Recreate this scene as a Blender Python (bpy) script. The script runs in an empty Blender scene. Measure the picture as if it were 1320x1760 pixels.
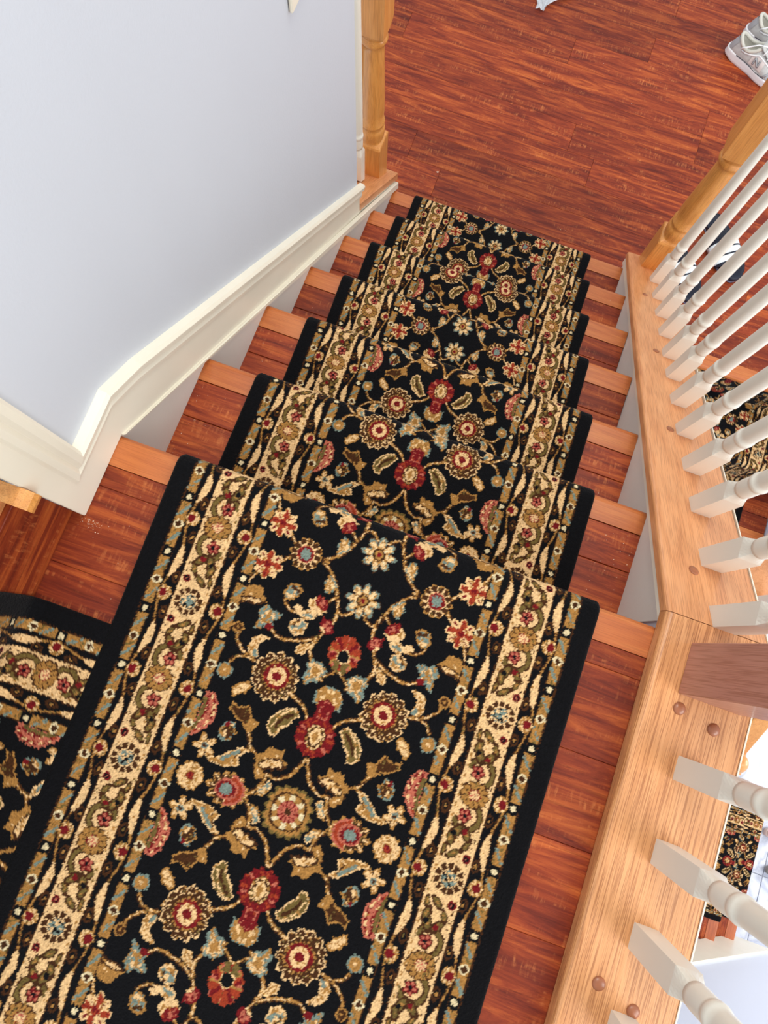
import bpy, bmesh, math, random
import numpy as np
from mathutils import Vector, Matrix

SC = bpy.context.scene
COL = SC.collection
random.seed(7)
RNG = np.random.default_rng(5)

# ------------------------------------------------------------------ camera, light, exposure
cam_d = bpy.data.cameras.new('camera'); cam = bpy.data.objects.new('camera', cam_d); COL.objects.link(cam)
RM = [[0.940945, -0.336809, 0.03437], [0.337353, 0.924193, -0.179056], [0.028543, 0.180077, 0.983238]]
CP = (0.429589, -0.153917, 0.972641)
M = Matrix.Identity(4)
for i in range(3):
    for j in range(3): M[i][j] = RM[i][j]
    M[i][3] = CP[i]
cam.matrix_world = M
cam_d.sensor_fit = 'VERTICAL'; cam_d.sensor_height = 36.0
cam_d.lens = 36.0 * 1201.386 / 1760.0
cam_d.clip_start = 0.02
SC.camera = cam

W = bpy.data.worlds.new('world'); SC.world = W; W.use_nodes = True
bg = W.node_tree.nodes['Background']; bg.inputs[0].default_value = (0.86, 0.93, 1.0, 1); bg.inputs[1].default_value = 0.72

def area(name, loc, target, sx, sy, power, col):
    l = bpy.data.lights.new(name, 'AREA'); l.shape = 'RECTANGLE'; l.size = sx; l.size_y = sy
    l.energy = power; l.color = col
    o = bpy.data.objects.new(name, l); COL.objects.link(o); o.location = loc
    o.rotation_euler = (Vector(target) - Vector(loc)).to_track_quat('-Z', 'Y').to_euler()
    return o
area('window_daylight', (4.3, -1.7, 2.6), (0.2, 0.4, -0.4), 3.0, 2.6, 125, (1.0, 0.98, 0.95))
area('foyer_daylight', (4.9, 0.6, -1.4), (2.6, -0.5, -3.4), 1.6, 1.8, 60, (1.0, 0.99, 0.97))
area('overhead_fill', (0.4, 1.2, 3.0), (0.4, 1.0, 0), 1.6, 1.6, 55, (1.0, 0.93, 0.82))  # unseen fill lamp added overhead to brighten the stairs and skirt boards

SC.view_settings.view_transform = 'Standard'; SC.view_settings.look = 'None'
SC.view_settings.gamma = 1.0; SC.view_settings.use_curve_mapping = False
SC.view_settings.exposure = 0.42

# ------------------------------------------------------------------ helpers
def s2l(c):
    c = [v / 255.0 for v in c]
    return tuple((v / 12.92 if v <= .04045 else ((v + .055) / 1.055) ** 2.4) for v in c)

def link(me, name, mat=None, parent=None, smooth=False):
    if smooth: me.polygons.foreach_set('use_smooth', [True] * len(me.polygons))
    o = bpy.data.objects.new(name, me); COL.objects.link(o)
    if mat is not None and not me.materials: me.materials.append(mat)
    if parent is not None:
        o.parent = parent
        o.location = -wloc(parent)
    return o
def wloc(o):
    v = Vector(o.location)
    while o.parent: o = o.parent; v = v + Vector(o.location)
    return v
def mesh(name, V, F):
    me = bpy.data.meshes.new(name); me.from_pydata([tuple(map(float, v)) for v in V], [], F); me.update(); return me
def thing(name, loc, label, cat, group=None):
    o = bpy.data.objects.new(name, None); COL.objects.link(o); o.location = loc; o.empty_display_size = .05
    o['label'] = label; o['category'] = cat
    if group: o['group'] = group
    return o
def tag(o, label, cat, group=None):
    o['label'] = label; o['category'] = cat
    if group: o['group'] = group
    return o
def structure(o): o['kind'] = 'structure'; return o

def bm_out(bm, name, mat, parent=None, smooth=False):
    bmesh.ops.recalc_face_normals(bm, faces=bm.faces)
    me = bpy.data.meshes.new(name); bm.to_mesh(me); bm.free()
    if smooth:
        me.polygons.foreach_set('use_smooth', [True] * len(me.polygons))
    return link(me, name, mat, parent)

def box(name, x0, x1, y0, y1, z0, z1, mat, parent=None, bev=0.0):
    """box with a chamfer of bev on every edge"""
    bm = bmesh.new()
    bmesh.ops.create_cube(bm, size=1.0)
    for v in bm.verts:
        v.co = Vector(((x0 + x1) / 2 + v.co.x * (x1 - x0), (y0 + y1) / 2 + v.co.y * (y1 - y0), (z0 + z1) / 2 + v.co.z * (z1 - z0)))
    if bev > 0: bmesh.ops.bevel(bm, geom=list(bm.edges), offset=bev, segments=1, affect='EDGES')
    return bm_out(bm, name, mat, parent)

def prism_yz(name, poly, x0, x1, mat, parent=None, bev=0.0, warp=None):
    """polygon in the y-z plane pushed from x0 to x1"""
    bm = bmesh.new()
    n = len(poly)
    a = [bm.verts.new((x0, p[0], p[1])) for p in poly]; b = [bm.verts.new((x1, p[0], p[1])) for p in poly]
    bm.faces.new(a); bm.faces.new(b[::-1])
    for i in range(n): bm.faces.new((a[i], a[(i + 1) % n], b[(i + 1) % n], b[i]))
    bmesh.ops.recalc_face_normals(bm, faces=bm.faces)
    if bev > 0: bmesh.ops.bevel(bm, geom=list(bm.edges), offset=bev, segments=2, affect='EDGES')
    if warp:
        for v in bm.verts: v.co = Vector(warp(v.co))
    bmesh.ops.triangulate(bm, faces=[f for f in bm.faces if len(f.verts) > 4])
    return bm_out(bm, name, mat, parent)

def loft(rings, close_ends=True):
    V = []; F = []
    n = len(rings[0])
    for r in rings: V += list(r)
    for i in range(len(rings) - 1):
        for j in range(n):
            k = (j + 1) % n
            F.append((i * n + j, i * n + k, (i + 1) * n + k, (i + 1) * n + j))
    if close_ends:
        F.append(tuple(range(n))[::-1]); F.append(tuple((len(rings) - 1) * n + j for j in range(n)))
    return V, F

def tube(name, pts, r, mat, parent=None, seg=8, closed_ends=True):
    rings = []
    for i, p in enumerate(pts):
        p = Vector(p)
        d = (Vector(pts[min(i + 1, len(pts) - 1)]) - Vector(pts[max(i - 1, 0)])).normalized()
        up = Vector((0, 0, 1)) if abs(d.z) < .9 else Vector((1, 0, 0))
        a = d.cross(up).normalized(); b = d.cross(a).normalized()
        rr = r[i] if isinstance(r, (list, tuple)) else r
        rings.append([p + a * math.cos(2 * math.pi * k / seg) * rr + b * math.sin(2 * math.pi * k / seg) * rr for k in range(seg)])
    V, F = loft(rings, closed_ends)
    me = mesh(name, V, F)
    return link(me, name, mat, parent, smooth=True)

# ------------------------------------------------------------------ materials
def newmat(name):
    m = bpy.data.materials.new(name); m.use_nodes = True
    nt = m.node_tree; b = nt.nodes['Principled BSDF']
    return m, nt, b
def N(nt, t, **kw):
    n = nt.nodes.new(t)
    for k, v in kw.items(): setattr(n, k, v)
    return n
def plain(name, rgb, rough=.5, bump=0.0, bscale=200, var=0.0, spec=.5, vscale=6):
    m, nt, b = newmat(name); c = s2l(rgb)
    b.inputs['Base Color'].default_value = (*c, 1); b.inputs['Roughness'].default_value = rough
    b.inputs['Specular IOR Level'].default_value = spec
    tc = N(nt, 'ShaderNodeTexCoord')
    if var:
        n = N(nt, 'ShaderNodeTexNoise'); n.inputs['Scale'].default_value = vscale; n.inputs['Detail'].default_value = 5
        nt.links.new(tc.outputs['Object'], n.inputs['Vector'])
        r = N(nt, 'ShaderNodeValToRGB')
        r.color_ramp.elements[0].position = .3; r.color_ramp.elements[1].position = .7
        r.color_ramp.elements[0].color = (*[v * (1 - var) for v in c], 1); r.color_ramp.elements[1].color = (*[min(1, v * (1 + var)) for v in c], 1)
        nt.links.new(n.outputs['Fac'], r.inputs['Fac']); nt.links.new(r.outputs['Color'], b.inputs['Base Color'])
    if bump:
        n2 = N(nt, 'ShaderNodeTexNoise'); n2.inputs['Scale'].default_value = bscale; n2.inputs['Detail'].default_value = 3
        bp_ = N(nt, 'ShaderNodeBump'); bp_.inputs['Strength'].default_value = bump; bp_.inputs['Distance'].default_value = .002
        nt.links.new(tc.outputs['Object'], n2.inputs['Vector']); nt.links.new(n2.outputs['Fac'], bp_.inputs['Height']); nt.links.new(bp_.outputs['Normal'], b.inputs['Normal'])
    return m

def red_wood(name, axis='X'):
    """hand-scraped red laminate: long streaks along axis, short bright chatter marks across it"""
    m, nt, b = newmat(name); L = nt.links.new
    tc = N(nt, 'ShaderNodeTexCoord'); oi = N(nt, 'ShaderNodeObjectInfo')
    mul = N(nt, 'ShaderNodeVectorMath', operation='SCALE'); mul.inputs['Scale'].default_value = 37.0
    comb = N(nt, 'ShaderNodeCombineXYZ')
    L(oi.outputs['Random'], comb.inputs[0]); L(oi.outputs['Random'], comb.inputs[1]); L(oi.outputs['Random'], comb.inputs[2])
    L(comb.outputs[0], mul.inputs[0])
    add = N(nt, 'ShaderNodeVectorMath', operation='ADD'); L(tc.outputs['Object'], add.inputs[0]); L(mul.outputs[0], add.inputs[1])
    def noise(sx, sy, sz, detail=5, rough=.6, dist=0.0):
        mp = N(nt, 'ShaderNodeMapping')
        sc = {'X': (sx, sy, sy), 'Y': (sy, sx, sy), 'Z': (sy, sy, sx)}[axis]
        mp.inputs['Scale'].default_value = sc
        L(add.outputs[0], mp.inputs['Vector'])
        n = N(nt, 'ShaderNodeTexNoise'); n.inputs['Scale'].default_value = sz; n.inputs['Detail'].default_value = detail
        n.inputs['Roughness'].default_value = rough; n.inputs['Distortion'].default_value = dist
        L(mp.outputs[0], n.inputs['Vector']); return n.outputs['Fac']
    g = noise(1.9, 19, 2.2, 9, .70, .9)
    r1 = N(nt, 'ShaderNodeValToRGB'); e = r1.color_ramp.elements
    e[0].position = .25; e[0].color = (*s2l((80, 28, 17)), 1)
    e[1].position = .80; e[1].color = (*s2l((212, 122, 56)), 1)
    for p, c in ((.40, (110, 39, 23)), (.51, (140, 56, 28)), (.62, (174, 83, 38))):
        q = e.new(p); q.color = (*s2l(c), 1)
    L(g, r1.inputs['Fac'])
    # cross-grain chatter marks, in patches
    ch = noise(190, 30, 1.0, 3, .6, .5); patch = noise(7, 34, 1.0, 4, .7, .6)
    rc = N(nt, 'ShaderNodeValToRGB'); rc.color_ramp.elements[0].position = .50; rc.color_ramp.elements[1].position = .66; L(ch, rc.inputs['Fac'])
    rp = N(nt, 'ShaderNodeValToRGB'); rp.color_ramp.elements[0].position = .50; rp.color_ramp.elements[1].position = .64; L(patch, rp.inputs['Fac'])
    mm = N(nt, 'ShaderNodeMath', operation='MULTIPLY'); L(rc.outputs[0], mm.inputs[0]); L(rp.outputs[0], mm.inputs[1])
    m2 = N(nt, 'ShaderNodeMath', operation='MULTIPLY'); L(mm.outputs[0], m2.inputs[0]); m2.inputs[1].default_value = .55
    mx = N(nt, 'ShaderNodeMix', data_type='RGBA'); L(m2.outputs[0], mx.inputs[0]); L(r1.outputs[0], mx.inputs[6]); mx.inputs[7].default_value = (*s2l((214, 128, 72)), 1)
    # fine dark fibres
    fb = noise(5, 130, 1.6, 4, .7); rf = N(nt, 'ShaderNodeValToRGB'); rf.color_ramp.elements[0].position = .28; rf.color_ramp.elements[1].position = .46
    rf.color_ramp.elements[0].color = (.45, .38, .36, 1); rf.color_ramp.elements[1].color = (1, 1, 1, 1); L(fb, rf.inputs['Fac'])
    m3 = N(nt, 'ShaderNodeMix', data_type='RGBA', blend_type='MULTIPLY'); m3.inputs[0].default_value = .8
    L(mx.outputs[2], m3.inputs[6]); L(rf.outputs[0], m3.inputs[7])
    hs = N(nt, 'ShaderNodeHueSaturation'); hs.inputs['Saturation'].default_value = 1.0
    mr = N(nt, 'ShaderNodeMapRange'); mr.inputs['To Min'].default_value = .82; mr.inputs['To Max'].default_value = 1.16
    L(oi.outputs['Random'], mr.inputs['Value']); L(mr.outputs[0], hs.inputs['Value']); L(m3.outputs[2], hs.inputs['Color'])
    L(hs.outputs[0], b.inputs['Base Color'])
    b.inputs['Roughness'].default_value = .45; b.inputs['Specular IOR Level'].default_value = .25
    bp_ = N(nt, 'ShaderNodeBump'); bp_.inputs['Strength'].default_value = .25; bp_.inputs['Distance'].default_value = .0015
    L(g, bp_.inputs['Height']); L(bp_.outputs[0], b.inputs['Normal'])
    return m

def oak(name, axis='Y', cols=((150, 96, 50), (196, 134, 78), (222, 166, 108)), rough=.36, pores=.75, tilt=0.0, fine=(15, 760)):
    m, nt, b = newmat(name); L = nt.links.new
    tc = N(nt, 'ShaderNodeTexCoord'); oi = N(nt, 'ShaderNodeObjectInfo')
    comb = N(nt, 'ShaderNodeCombineXYZ'); sc0 = N(nt, 'ShaderNodeVectorMath', operation='SCALE'); sc0.inputs['Scale'].default_value = 11
    for i in range(3): L(oi.outputs['Random'], comb.inputs[i])
    L(comb.outputs[0], sc0.inputs[0])
    add = N(nt, 'ShaderNodeVectorMath', operation='ADD'); L(tc.outputs['Object'], add.inputs[0]); L(sc0.outputs[0], add.inputs[1])
    rt_ = N(nt, 'ShaderNodeMapping'); rt_.inputs['Rotation'].default_value = (tilt, 0, 0); L(add.outputs[0], rt_.inputs['Vector'])
    def mapped(a, c):
        mp = N(nt, 'ShaderNodeMapping'); mp.inputs['Scale'].default_value = {'X': (a, c, c), 'Y': (c, a, c), 'Z': (c, c, a)}[axis]
        L(rt_.outputs[0], mp.inputs['Vector']); return mp.outputs[0]
    n1 = N(nt, 'ShaderNodeTexNoise'); n1.inputs['Scale'].default_value = 1.0; n1.inputs['Detail'].default_value = 3; n1.inputs['Distortion'].default_value = .4
    L(mapped(2.2, 30), n1.inputs['Vector'])
    wv = N(nt, 'ShaderNodeMath', operation='MULTIPLY'); wv.inputs[1].default_value = 30.0; L(n1.outputs['Fac'], wv.inputs[0])
    sn = N(nt, 'ShaderNodeMath', operation='SINE'); L(wv.outputs[0], sn.inputs[0])
    r = N(nt, 'ShaderNodeValToRGB'); e = r.color_ramp.elements
    e[0].position = 0; e[0].color = (*s2l(cols[0]), 1); e[1].position = 1; e[1].color = (*s2l(cols[2]), 1)
    q = e.new(.35); q.color = (*s2l(cols[1]), 1)
    mr = N(nt, 'ShaderNodeMapRange'); mr.inputs['From Min'].default_value = -1; L(sn.outputs[0], mr.inputs['Value'])
    mrn = N(nt, 'ShaderNodeTexNoise'); mrn.inputs['Scale'].default_value = 1; mrn.inputs['Detail'].default_value = 5; L(mapped(9, 60), mrn.inputs['Vector'])
    ma = N(nt, 'ShaderNodeMix', data_type='FLOAT'); ma.inputs[0].default_value = .72; L(mr.outputs[0], ma.inputs[2]); L(mrn.outputs['Fac'], ma.inputs[3])
    L(ma.outputs[0], r.inputs['Fac'])
    pn = N(nt, 'ShaderNodeTexNoise'); pn.inputs['Scale'].default_value = 1; pn.inputs['Detail'].default_value = 2; L(mapped(*fine), pn.inputs['Vector'])
    pr = N(nt, 'ShaderNodeValToRGB'); pr.color_ramp.elements[0].position = .38; pr.color_ramp.elements[1].position = .52
    pr.color_ramp.elements[0].color = (.60, .50, .42, 1); pr.color_ramp.elements[1].color = (1, 1, 1, 1); L(pn.outputs['Fac'], pr.inputs['Fac'])
    mx = N(nt, 'ShaderNodeMix', data_type='RGBA', blend_type='MULTIPLY'); mx.inputs[0].default_value = pores
    L(r.outputs[0], mx.inputs[6]); L(pr.outputs[0], mx.inputs[7]); L(mx.outputs[2], b.inputs['Base Color'])
    b.inputs['Roughness'].default_value = rough; b.inputs['Coat Weight'].default_value = .25; b.inputs['Coat Roughness'].default_value = .2
    bp_ = N(nt, 'ShaderNodeBump'); bp_.inputs['Strength'].default_value = .18; bp_.inputs['Distance'].default_value = .001
    L(pn.outputs['Fac'], bp_.inputs['Height']); L(bp_.outputs[0], b.inputs['Normal'])
    return m

def marble():
    m, nt, b = newmat('marble_tile'); L = nt.links.new
    tc = N(nt, 'ShaderNodeTexCoord'); n = N(nt, 'ShaderNodeTexNoise'); n.inputs['Scale'].default_value = 3; n.inputs['Detail'].default_value = 8; n.inputs['Distortion'].default_value = 1.8
    L(tc.outputs['Object'], n.inputs['Vector']); r = N(nt, 'ShaderNodeValToRGB'); e = r.color_ramp.elements
    e[0].position = .40; e[0].color = (*s2l((226, 230, 240)), 1); e[1].position = .6; e[1].color = (*s2l((230, 234, 243)), 1)
    q = e.new(.5); q.color = (*s2l((186, 192, 208)), 1)
    L(n.outputs['Fac'], r.inputs['Fac']); L(r.outputs[0], b.inputs['Base Color']); b.inputs['Roughness'].default_value = .25
    return m

def carpet_mat():
    m, nt, b = newmat('woven_pile'); L = nt.links.new
    at = N(nt, 'ShaderNodeVertexColor'); at.layer_name = 'Col'
    L(at.outputs['Color'], b.inputs['Base Color'])
    b.inputs['Roughness'].default_value = .95; b.inputs['Specular IOR Level'].default_value = .12
    b.inputs['Sheen Weight'].default_value = .04; b.inputs['Sheen Roughness'].default_value = .5
    tc = N(nt, 'ShaderNodeTexCoord'); n = N(nt, 'ShaderNodeTexVoronoi'); n.inputs['Scale'].default_value = 420
    L(tc.outputs['Object'], n.inputs['Vector'])
    bp_ = N(nt, 'ShaderNodeBump'); bp_.inputs['Strength'].default_value = .55; bp_.inputs['Distance'].default_value = .0012; bp_.invert = True
    L(n.outputs['Distance'], bp_.inputs['Height']); L(bp_.outputs[0], b.inputs['Normal'])
    return m

MW_RX = red_wood('red_plank_wood', 'X'); MW_RY = red_wood('red_plank_wood_crosswise', 'Y')
M_NOSE = oak('stair_nosing_wood', 'X', ((142, 68, 28), (184, 98, 44), (208, 126, 62)), .4, .4)
M_NOSEY = oak('stair_nosing_wood_crosswise', 'Y', ((140, 66, 34), (176, 90, 48), (202, 116, 64)), .4, .4)
M_OAKY = oak('oak_lengthwise', 'Y', ((186, 122, 72), (214, 150, 96), (230, 168, 114)), .36, .95)
M_OAKC = oak('oak_rail_cap', 'Y', ((184, 116, 72), (218, 150, 98), (234, 170, 118)), .36, .6, tilt=math.atan(.875))
M_OAKZ = oak('oak_upright', 'Z', ((178, 110, 50), (214, 144, 72), (232, 166, 92)), .34, .5)
M_OAKD = oak('brown_stained_oak', 'Z', ((158, 104, 88), (184, 126, 108), (196, 138, 120)), .4, .6)
M_PLUG = plain('walnut_plug', (160, 98, 66), .3, var=.12, vscale=80)
M_TRIM = plain('white_trim_paint', (236, 229, 210), .38, bump=.08, bscale=60, var=.03, vscale=9)
M_SKIRT = plain('skirt_board_paint', (228, 224, 214), .45, bump=.1, bscale=90, var=.03)
M_BAL = plain('baluster_paint', (232, 226, 212), .35)
M_WALL = plain('pale_blue_wall_paint', (203, 208, 216), .55, bump=.12, bscale=240, var=.012, vscale=2)
M_WALLW = plain('foyer_wall_paint', (214, 219, 232), .55, bump=.06, bscale=240)
M_CARPET = carpet_mat(); M_MARBLE = marble()
M_DARK = plain('red_brown_underlay', (92, 40, 28), .8)  # red-brown boards of the underlay, below planks and treads
M_CHIP = plain('sawdust', (235, 214, 190), .8)

# ------------------------------------------------------------------ carpet design, drawn in millimetres
CC = [(9, 9, 12), (212, 174, 124), (154, 110, 56), (62, 35, 16), (104, 18, 22), (108, 122, 112), (142, 52, 30), (100, 82, 42), (170, 92, 72), (206, 188, 148)]
CL_ = np.array([s2l(c) for c in CC])
PAT=[["v",3.6,[[1.6,68.9],[6.0,57.1],[15.0,42.7],[30.4,32.8],[43.6,34.8],[57.6,31.5],[60.8,41.3]]],
["v",3.6,[[43.0,34.6],[48.2,15.2],[59.7,0.9]]],
["v",3.6,[[16.8,115.7],[25.6,126.7],[37.0,134.2],[53.4,141.1]]],
["v",3,[[109.2,163.2],[128.2,169.5],[141.4,179.2],[146.0,190.0]]],
["v",3,[[120.0,165.9],[134.0,162.9],[142.4,152.3]]],
["v",3,[[56.2,50.6],[66.6,53.9],[78.1,60.5],[80.1,67.8],[87.2,77.0]]],
["v",3,[[76.8,54.6],[85.8,52.3]]],
["v",3,[[102.7,31.1],[117.8,27.7],[127.7,32.2]]],
["v",3.6,[[16.9,169.8],[30.1,176.7],[40.5,191.3],[46.7,202.4],[42.8,216.4],[35.8,229.5],[28.9,247.2],[28.3,262.7],[35.4,281.1],[42.0,294.9],[55.1,309.9],[68.4,318.1]]],
["v",3.6,[[42.4,218.5],[58.3,210.9],[73.9,205.4],[92.7,203.4],[107.7,212.0]]],
["v",3.6,[[66.6,319.8],[52.4,327.4],[39.8,340.2],[34.8,352.4]]],
["v",3,[[32.8,275.7],[26.3,262.0],[17.4,261.1],[6.0,270.5]]],
["v",3,[[35.4,281.1],[43.8,270.5]]],
["v",3,[[150.6,275.1],[158.1,257.7],[159.7,244.9]]],
["v",3,[[116.0,310.1],[125.2,299.8]]],
["v",3,[[115.6,321.4],[126.2,330.9]]],
["v",3,[[-29.5,172.4],[-14.8,177.6],[-0.8,188.0],[12.1,179.1],[20.7,175.3]]],
["p",7,1,[[27.9,117.3],[36.5,122.7],[46.7,120.6],[56.2,112.7],[64.1,102.1],[64.6,91.1],[57.1,82.9],[50.2,82.7],[47.6,94.0],[39.7,100.2],[34.0,111.6]]],
["l",3,4.5,[[38.1,115.3],[47.4,107.4],[54.5,94.3]]],
["l",1,1.8,[[40.1,120.6],[52.8,109.3],[59.0,93.6]]],
["p",3,2,[[76.4,90.8],[86.4,92.2],[92.2,98.7],[96.0,107.8],[102.6,102.3],[111.3,100.9],[118.2,104.5],[119.6,97.2],[113.2,92.3],[107.9,87.6],[96.8,85.9],[90.7,77.1],[82.8,76.5]]],
["p",2,2,[[76.4,90.8],[87.4,92.5],[92.4,78.8],[82.8,76.5]]],
["p",3,5,[[107.4,79.2],[116.9,78.6],[121.8,69.3],[120.1,60.0],[114.7,55.5],[105.6,58.2],[100.8,68.5]]],
["l",4,6,[[114.5,76.7],[114.9,75.7]]],
["l",1,4,[[112.5,61.7],[114.8,66.9]]],
["p",2,1,[[77.5,52.7],[85.1,54.2],[94.0,48.6],[104.4,39.2],[111.6,32.0],[121.2,31.1],[121.9,25.9],[104.8,25.3],[92.5,27.5],[82.5,32.6],[87.2,41.9]]],
["l",5,4.5,[[88.2,48.8],[98.6,39.4],[105.8,32.1]]],
["l",3,2,[[85.1,47.7],[92.1,34.9]]],
["f","star",132.6,40.9,15],
["p",2,2,[[22.7,53.1],[32.3,58.7],[31.3,68.7],[39.5,65.6],[52.9,65.9],[55.5,57.0],[62.1,54.9],[64.2,49.1],[59.8,44.2],[59.9,34.5],[54.2,24.9],[49.4,25.3],[46.9,32.1],[54.7,39.2],[53.6,45.3],[47.3,49.7],[36.3,48.0]]],
["p",1,3,[[24.0,48.5],[30.7,56.6],[41.0,55.2],[51.0,51.0],[57.4,45.6],[55.7,39.5],[47.5,39.9],[42.2,44.6],[38.8,41.2],[35.6,46.7],[30.1,45.8]]],
["p",5,1,[[30.4,21.9],[37.3,26.9],[44.1,18.0],[46.4,7.6],[39.8,7.9],[35.3,15.0]]],
["p",1,1,[[103.8,197.5],[114.6,198.4],[123.5,191.2],[125.2,178.0],[119.3,167.9],[109.5,169.0],[113.7,178.5],[113.6,187.6]]],
["l",5,5,[[112.9,169.5],[115.8,174.7]]],
["p",1,2,[[102.7,130.3],[108.8,134.1],[119.2,129.4],[126.0,120.6],[122.6,111.6],[115.0,116.7],[107.9,122.1]]],
["f","sb",148.1,197.6,8],
["f","sg",144.6,139.1,11],
["p",5,5,[[97.9,232.2],[106.9,233.8],[113.1,232.2],[120.0,238.5],[125.8,232.8],[128.8,227.3],[124.5,218.7],[126.6,202.8],[120.4,206.7],[117.7,212.3],[108.6,209.5],[104.6,214.2],[108.3,219.9],[103.2,224.7]]],
["l",2,5,[[113.3,228.3],[118.4,216.9]]],
["l",4,8,[[107.9,211.4],[110.1,212.7]]],
["p",5,5,[[15.6,182.4],[25.3,189.7],[39.4,191.4],[43.0,183.4],[38.8,177.6],[43.3,168.3],[37.2,157.4],[31.4,164.0],[23.4,165.5],[20.1,173.1]]],
["p",2,1,[[19.3,181.6],[35.2,187.3],[36.1,178.8],[33.6,167.0],[24.8,172.6]]],
["p",2,1,[[46.9,208.0],[55.0,207.5],[62.2,201.3],[63.4,191.8],[54.6,193.1]]],
["p",5,1,[[61.0,231.8],[69.6,236.5],[82.0,230.4],[83.7,221.1],[75.4,213.7],[64.0,217.4]]],
["l",3,4,[[73.2,232.9],[78.3,224.7]]],
["l",1,5,[[72.6,228.2],[73.9,227.6]]],
["p",4,4,[[25.5,232.5],[27.1,240.9],[32.4,245.0],[42.9,247.7],[43.7,239.0],[40.8,231.3],[33.9,228.4]]],
["l",1,4,[[36.6,230.2],[41.7,235.0]]],
["p",1,1,[[43.0,256.7],[48.7,263.3],[62.5,269.4],[69.1,263.8],[67.1,256.4],[60.1,250.5],[50.3,249.2]]],
["p",4,4,[[42.3,262.1],[46.2,270.3],[58.7,273.6],[60.2,266.3],[53.9,258.4],[46.4,256.8]]],
["p",1,1,[[54.0,247.2],[61.9,251.8],[72.7,247.2],[82.3,253.3],[85.6,247.8],[77.1,240.9],[66.8,237.9],[58.4,239.4]]],
["l",5,4,[[58.8,244.4],[69.9,242.1]]],
["v",3,[[77.4,243.3],[90.1,242.9],[99.0,249.9],[102.0,257.7]]],
["p",5,2,[[82.2,271.9],[90.4,277.8],[100.5,275.1],[105.3,263.3],[100.8,254.6],[90.8,257.0]]],
["l",3,5,[[87.3,270.4],[96.8,272.6]]],
["p",1,5,[[41.1,289.6],[43.3,297.7],[55.1,304.7],[56.4,293.2],[52.4,280.0],[46.3,282.8]]],
["p",2,2,[[124.4,240.7],[131.4,248.1],[134.9,257.8],[144.2,257.1],[152.4,254.5],[158.6,246.7],[163.8,229.2],[155.9,229.2],[148.9,236.6],[138.1,235.0],[130.4,237.8]]],
["p",1,3,[[125.2,239.7],[136.8,242.3],[149.6,241.3],[158.3,235.6],[158.2,228.9],[149.5,234.7],[138.5,234.0]]],
["f","rose",77.8,153.2,33],
["f","S",95.4,320.5,23],
["f","star6",139.8,290.3,21],
["f","F2",85.4,0,25],
["f","cream",136.5,0,18.5],
["f","GF",0,0,33],
["f","OV",0,212,22.5],
["f","daisy",0,287,24.5],
["p",2,5,[[-18.3,152.2],[-14.0,162.9],[-8.3,166.8],[-0.7,165.3],[11.7,162.8],[18.0,153.6],[17.9,139.9],[10.6,138.4],[1.2,147.6],[-7.0,137.9],[-13.8,142.3]]],
["f","PA",0,99,28],
["p",4,4,[[-8.5,141.9],[-5.4,149.4],[-0.2,148.3],[11.6,142.2],[9.5,131.9],[9.1,125.4],[8.4,116.1],[-4.9,113.6],[-11.0,120.5],[-7.1,128.7]]],
["p",4,8,[[155.6,105.5],[144.8,105.0],[137.5,95.8],[134.8,80.5],[136.9,68.1],[145.8,55.9],[155.3,48.4],[158.7,50.0],[155.7,76.9]]],
["l",8,4,[[148.2,98.5],[143.4,85.7],[144.4,72.9],[149.5,61.6]]],
["l",7,5,[[154.8,96.4],[152.7,82.4],[153.9,67.5],[155.9,55.2]]]]

def vnoise(x, y, cell, seed):
    r = np.random.default_rng(seed); T = r.random((64, 64)) * 2 - 1
    fx = x / cell; fy = y / cell; ix = np.floor(fx).astype(int); iy = np.floor(fy).astype(int)
    tx = fx - ix; ty = fy - iy
    g = lambda a, b: T[a % 64, b % 64]
    return (g(ix, iy) * (1 - tx) * (1 - ty) + g(ix + 1, iy) * tx * (1 - ty) + g(ix, iy + 1) * (1 - tx) * ty + g(ix + 1, iy + 1) * tx * ty)

def seg_dist(X, Y, pts):
    d = np.full(X.shape, 1e9)
    for (x0, y0), (x1, y1) in zip(pts[:-1], pts[1:]):
        dx, dy = x1 - x0, y1 - y0; L2 = dx * dx + dy * dy + 1e-9
        t = np.clip(((X - x0) * dx + (Y - y0) * dy) / L2, 0, 1)
        d = np.minimum(d, np.hypot(X - x0 - t * dx, Y - y0 - t * dy))
    return d
def inside(X, Y, pts):
    c = np.zeros(X.shape, bool); n = len(pts)
    for i in range(n):
        x0, y0 = pts[i]; x1, y1 = pts[(i + 1) % n]
        if y0 == y1: continue
        k = ((y0 > Y) != (y1 > Y)) & (X < (x1 - x0) * (Y - y0) / (y1 - y0) + x0)
        c ^= k
    return c
def smooth_pts(p, n=5):
    p = np.array(p, float)
    if len(p) < 3: return p.tolist()
    q = np.vstack([2 * p[0] - p[1], p, 2 * p[-1] - p[-2]]); out = []
    for i in range(1, len(q) - 2):
        for k in range(n):
            t = k / n
            out.append(.5 * ((2 * q[i]) + (-q[i - 1] + q[i + 1]) * t + (2 * q[i - 1] - 5 * q[i] + 4 * q[i + 1] - q[i + 2]) * t * t + (-q[i - 1] + 3 * q[i] - 3 * q[i + 1] + q[i + 2]) * t ** 3))
    out.append(p[-1]); return [list(v) for v in out]

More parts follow.
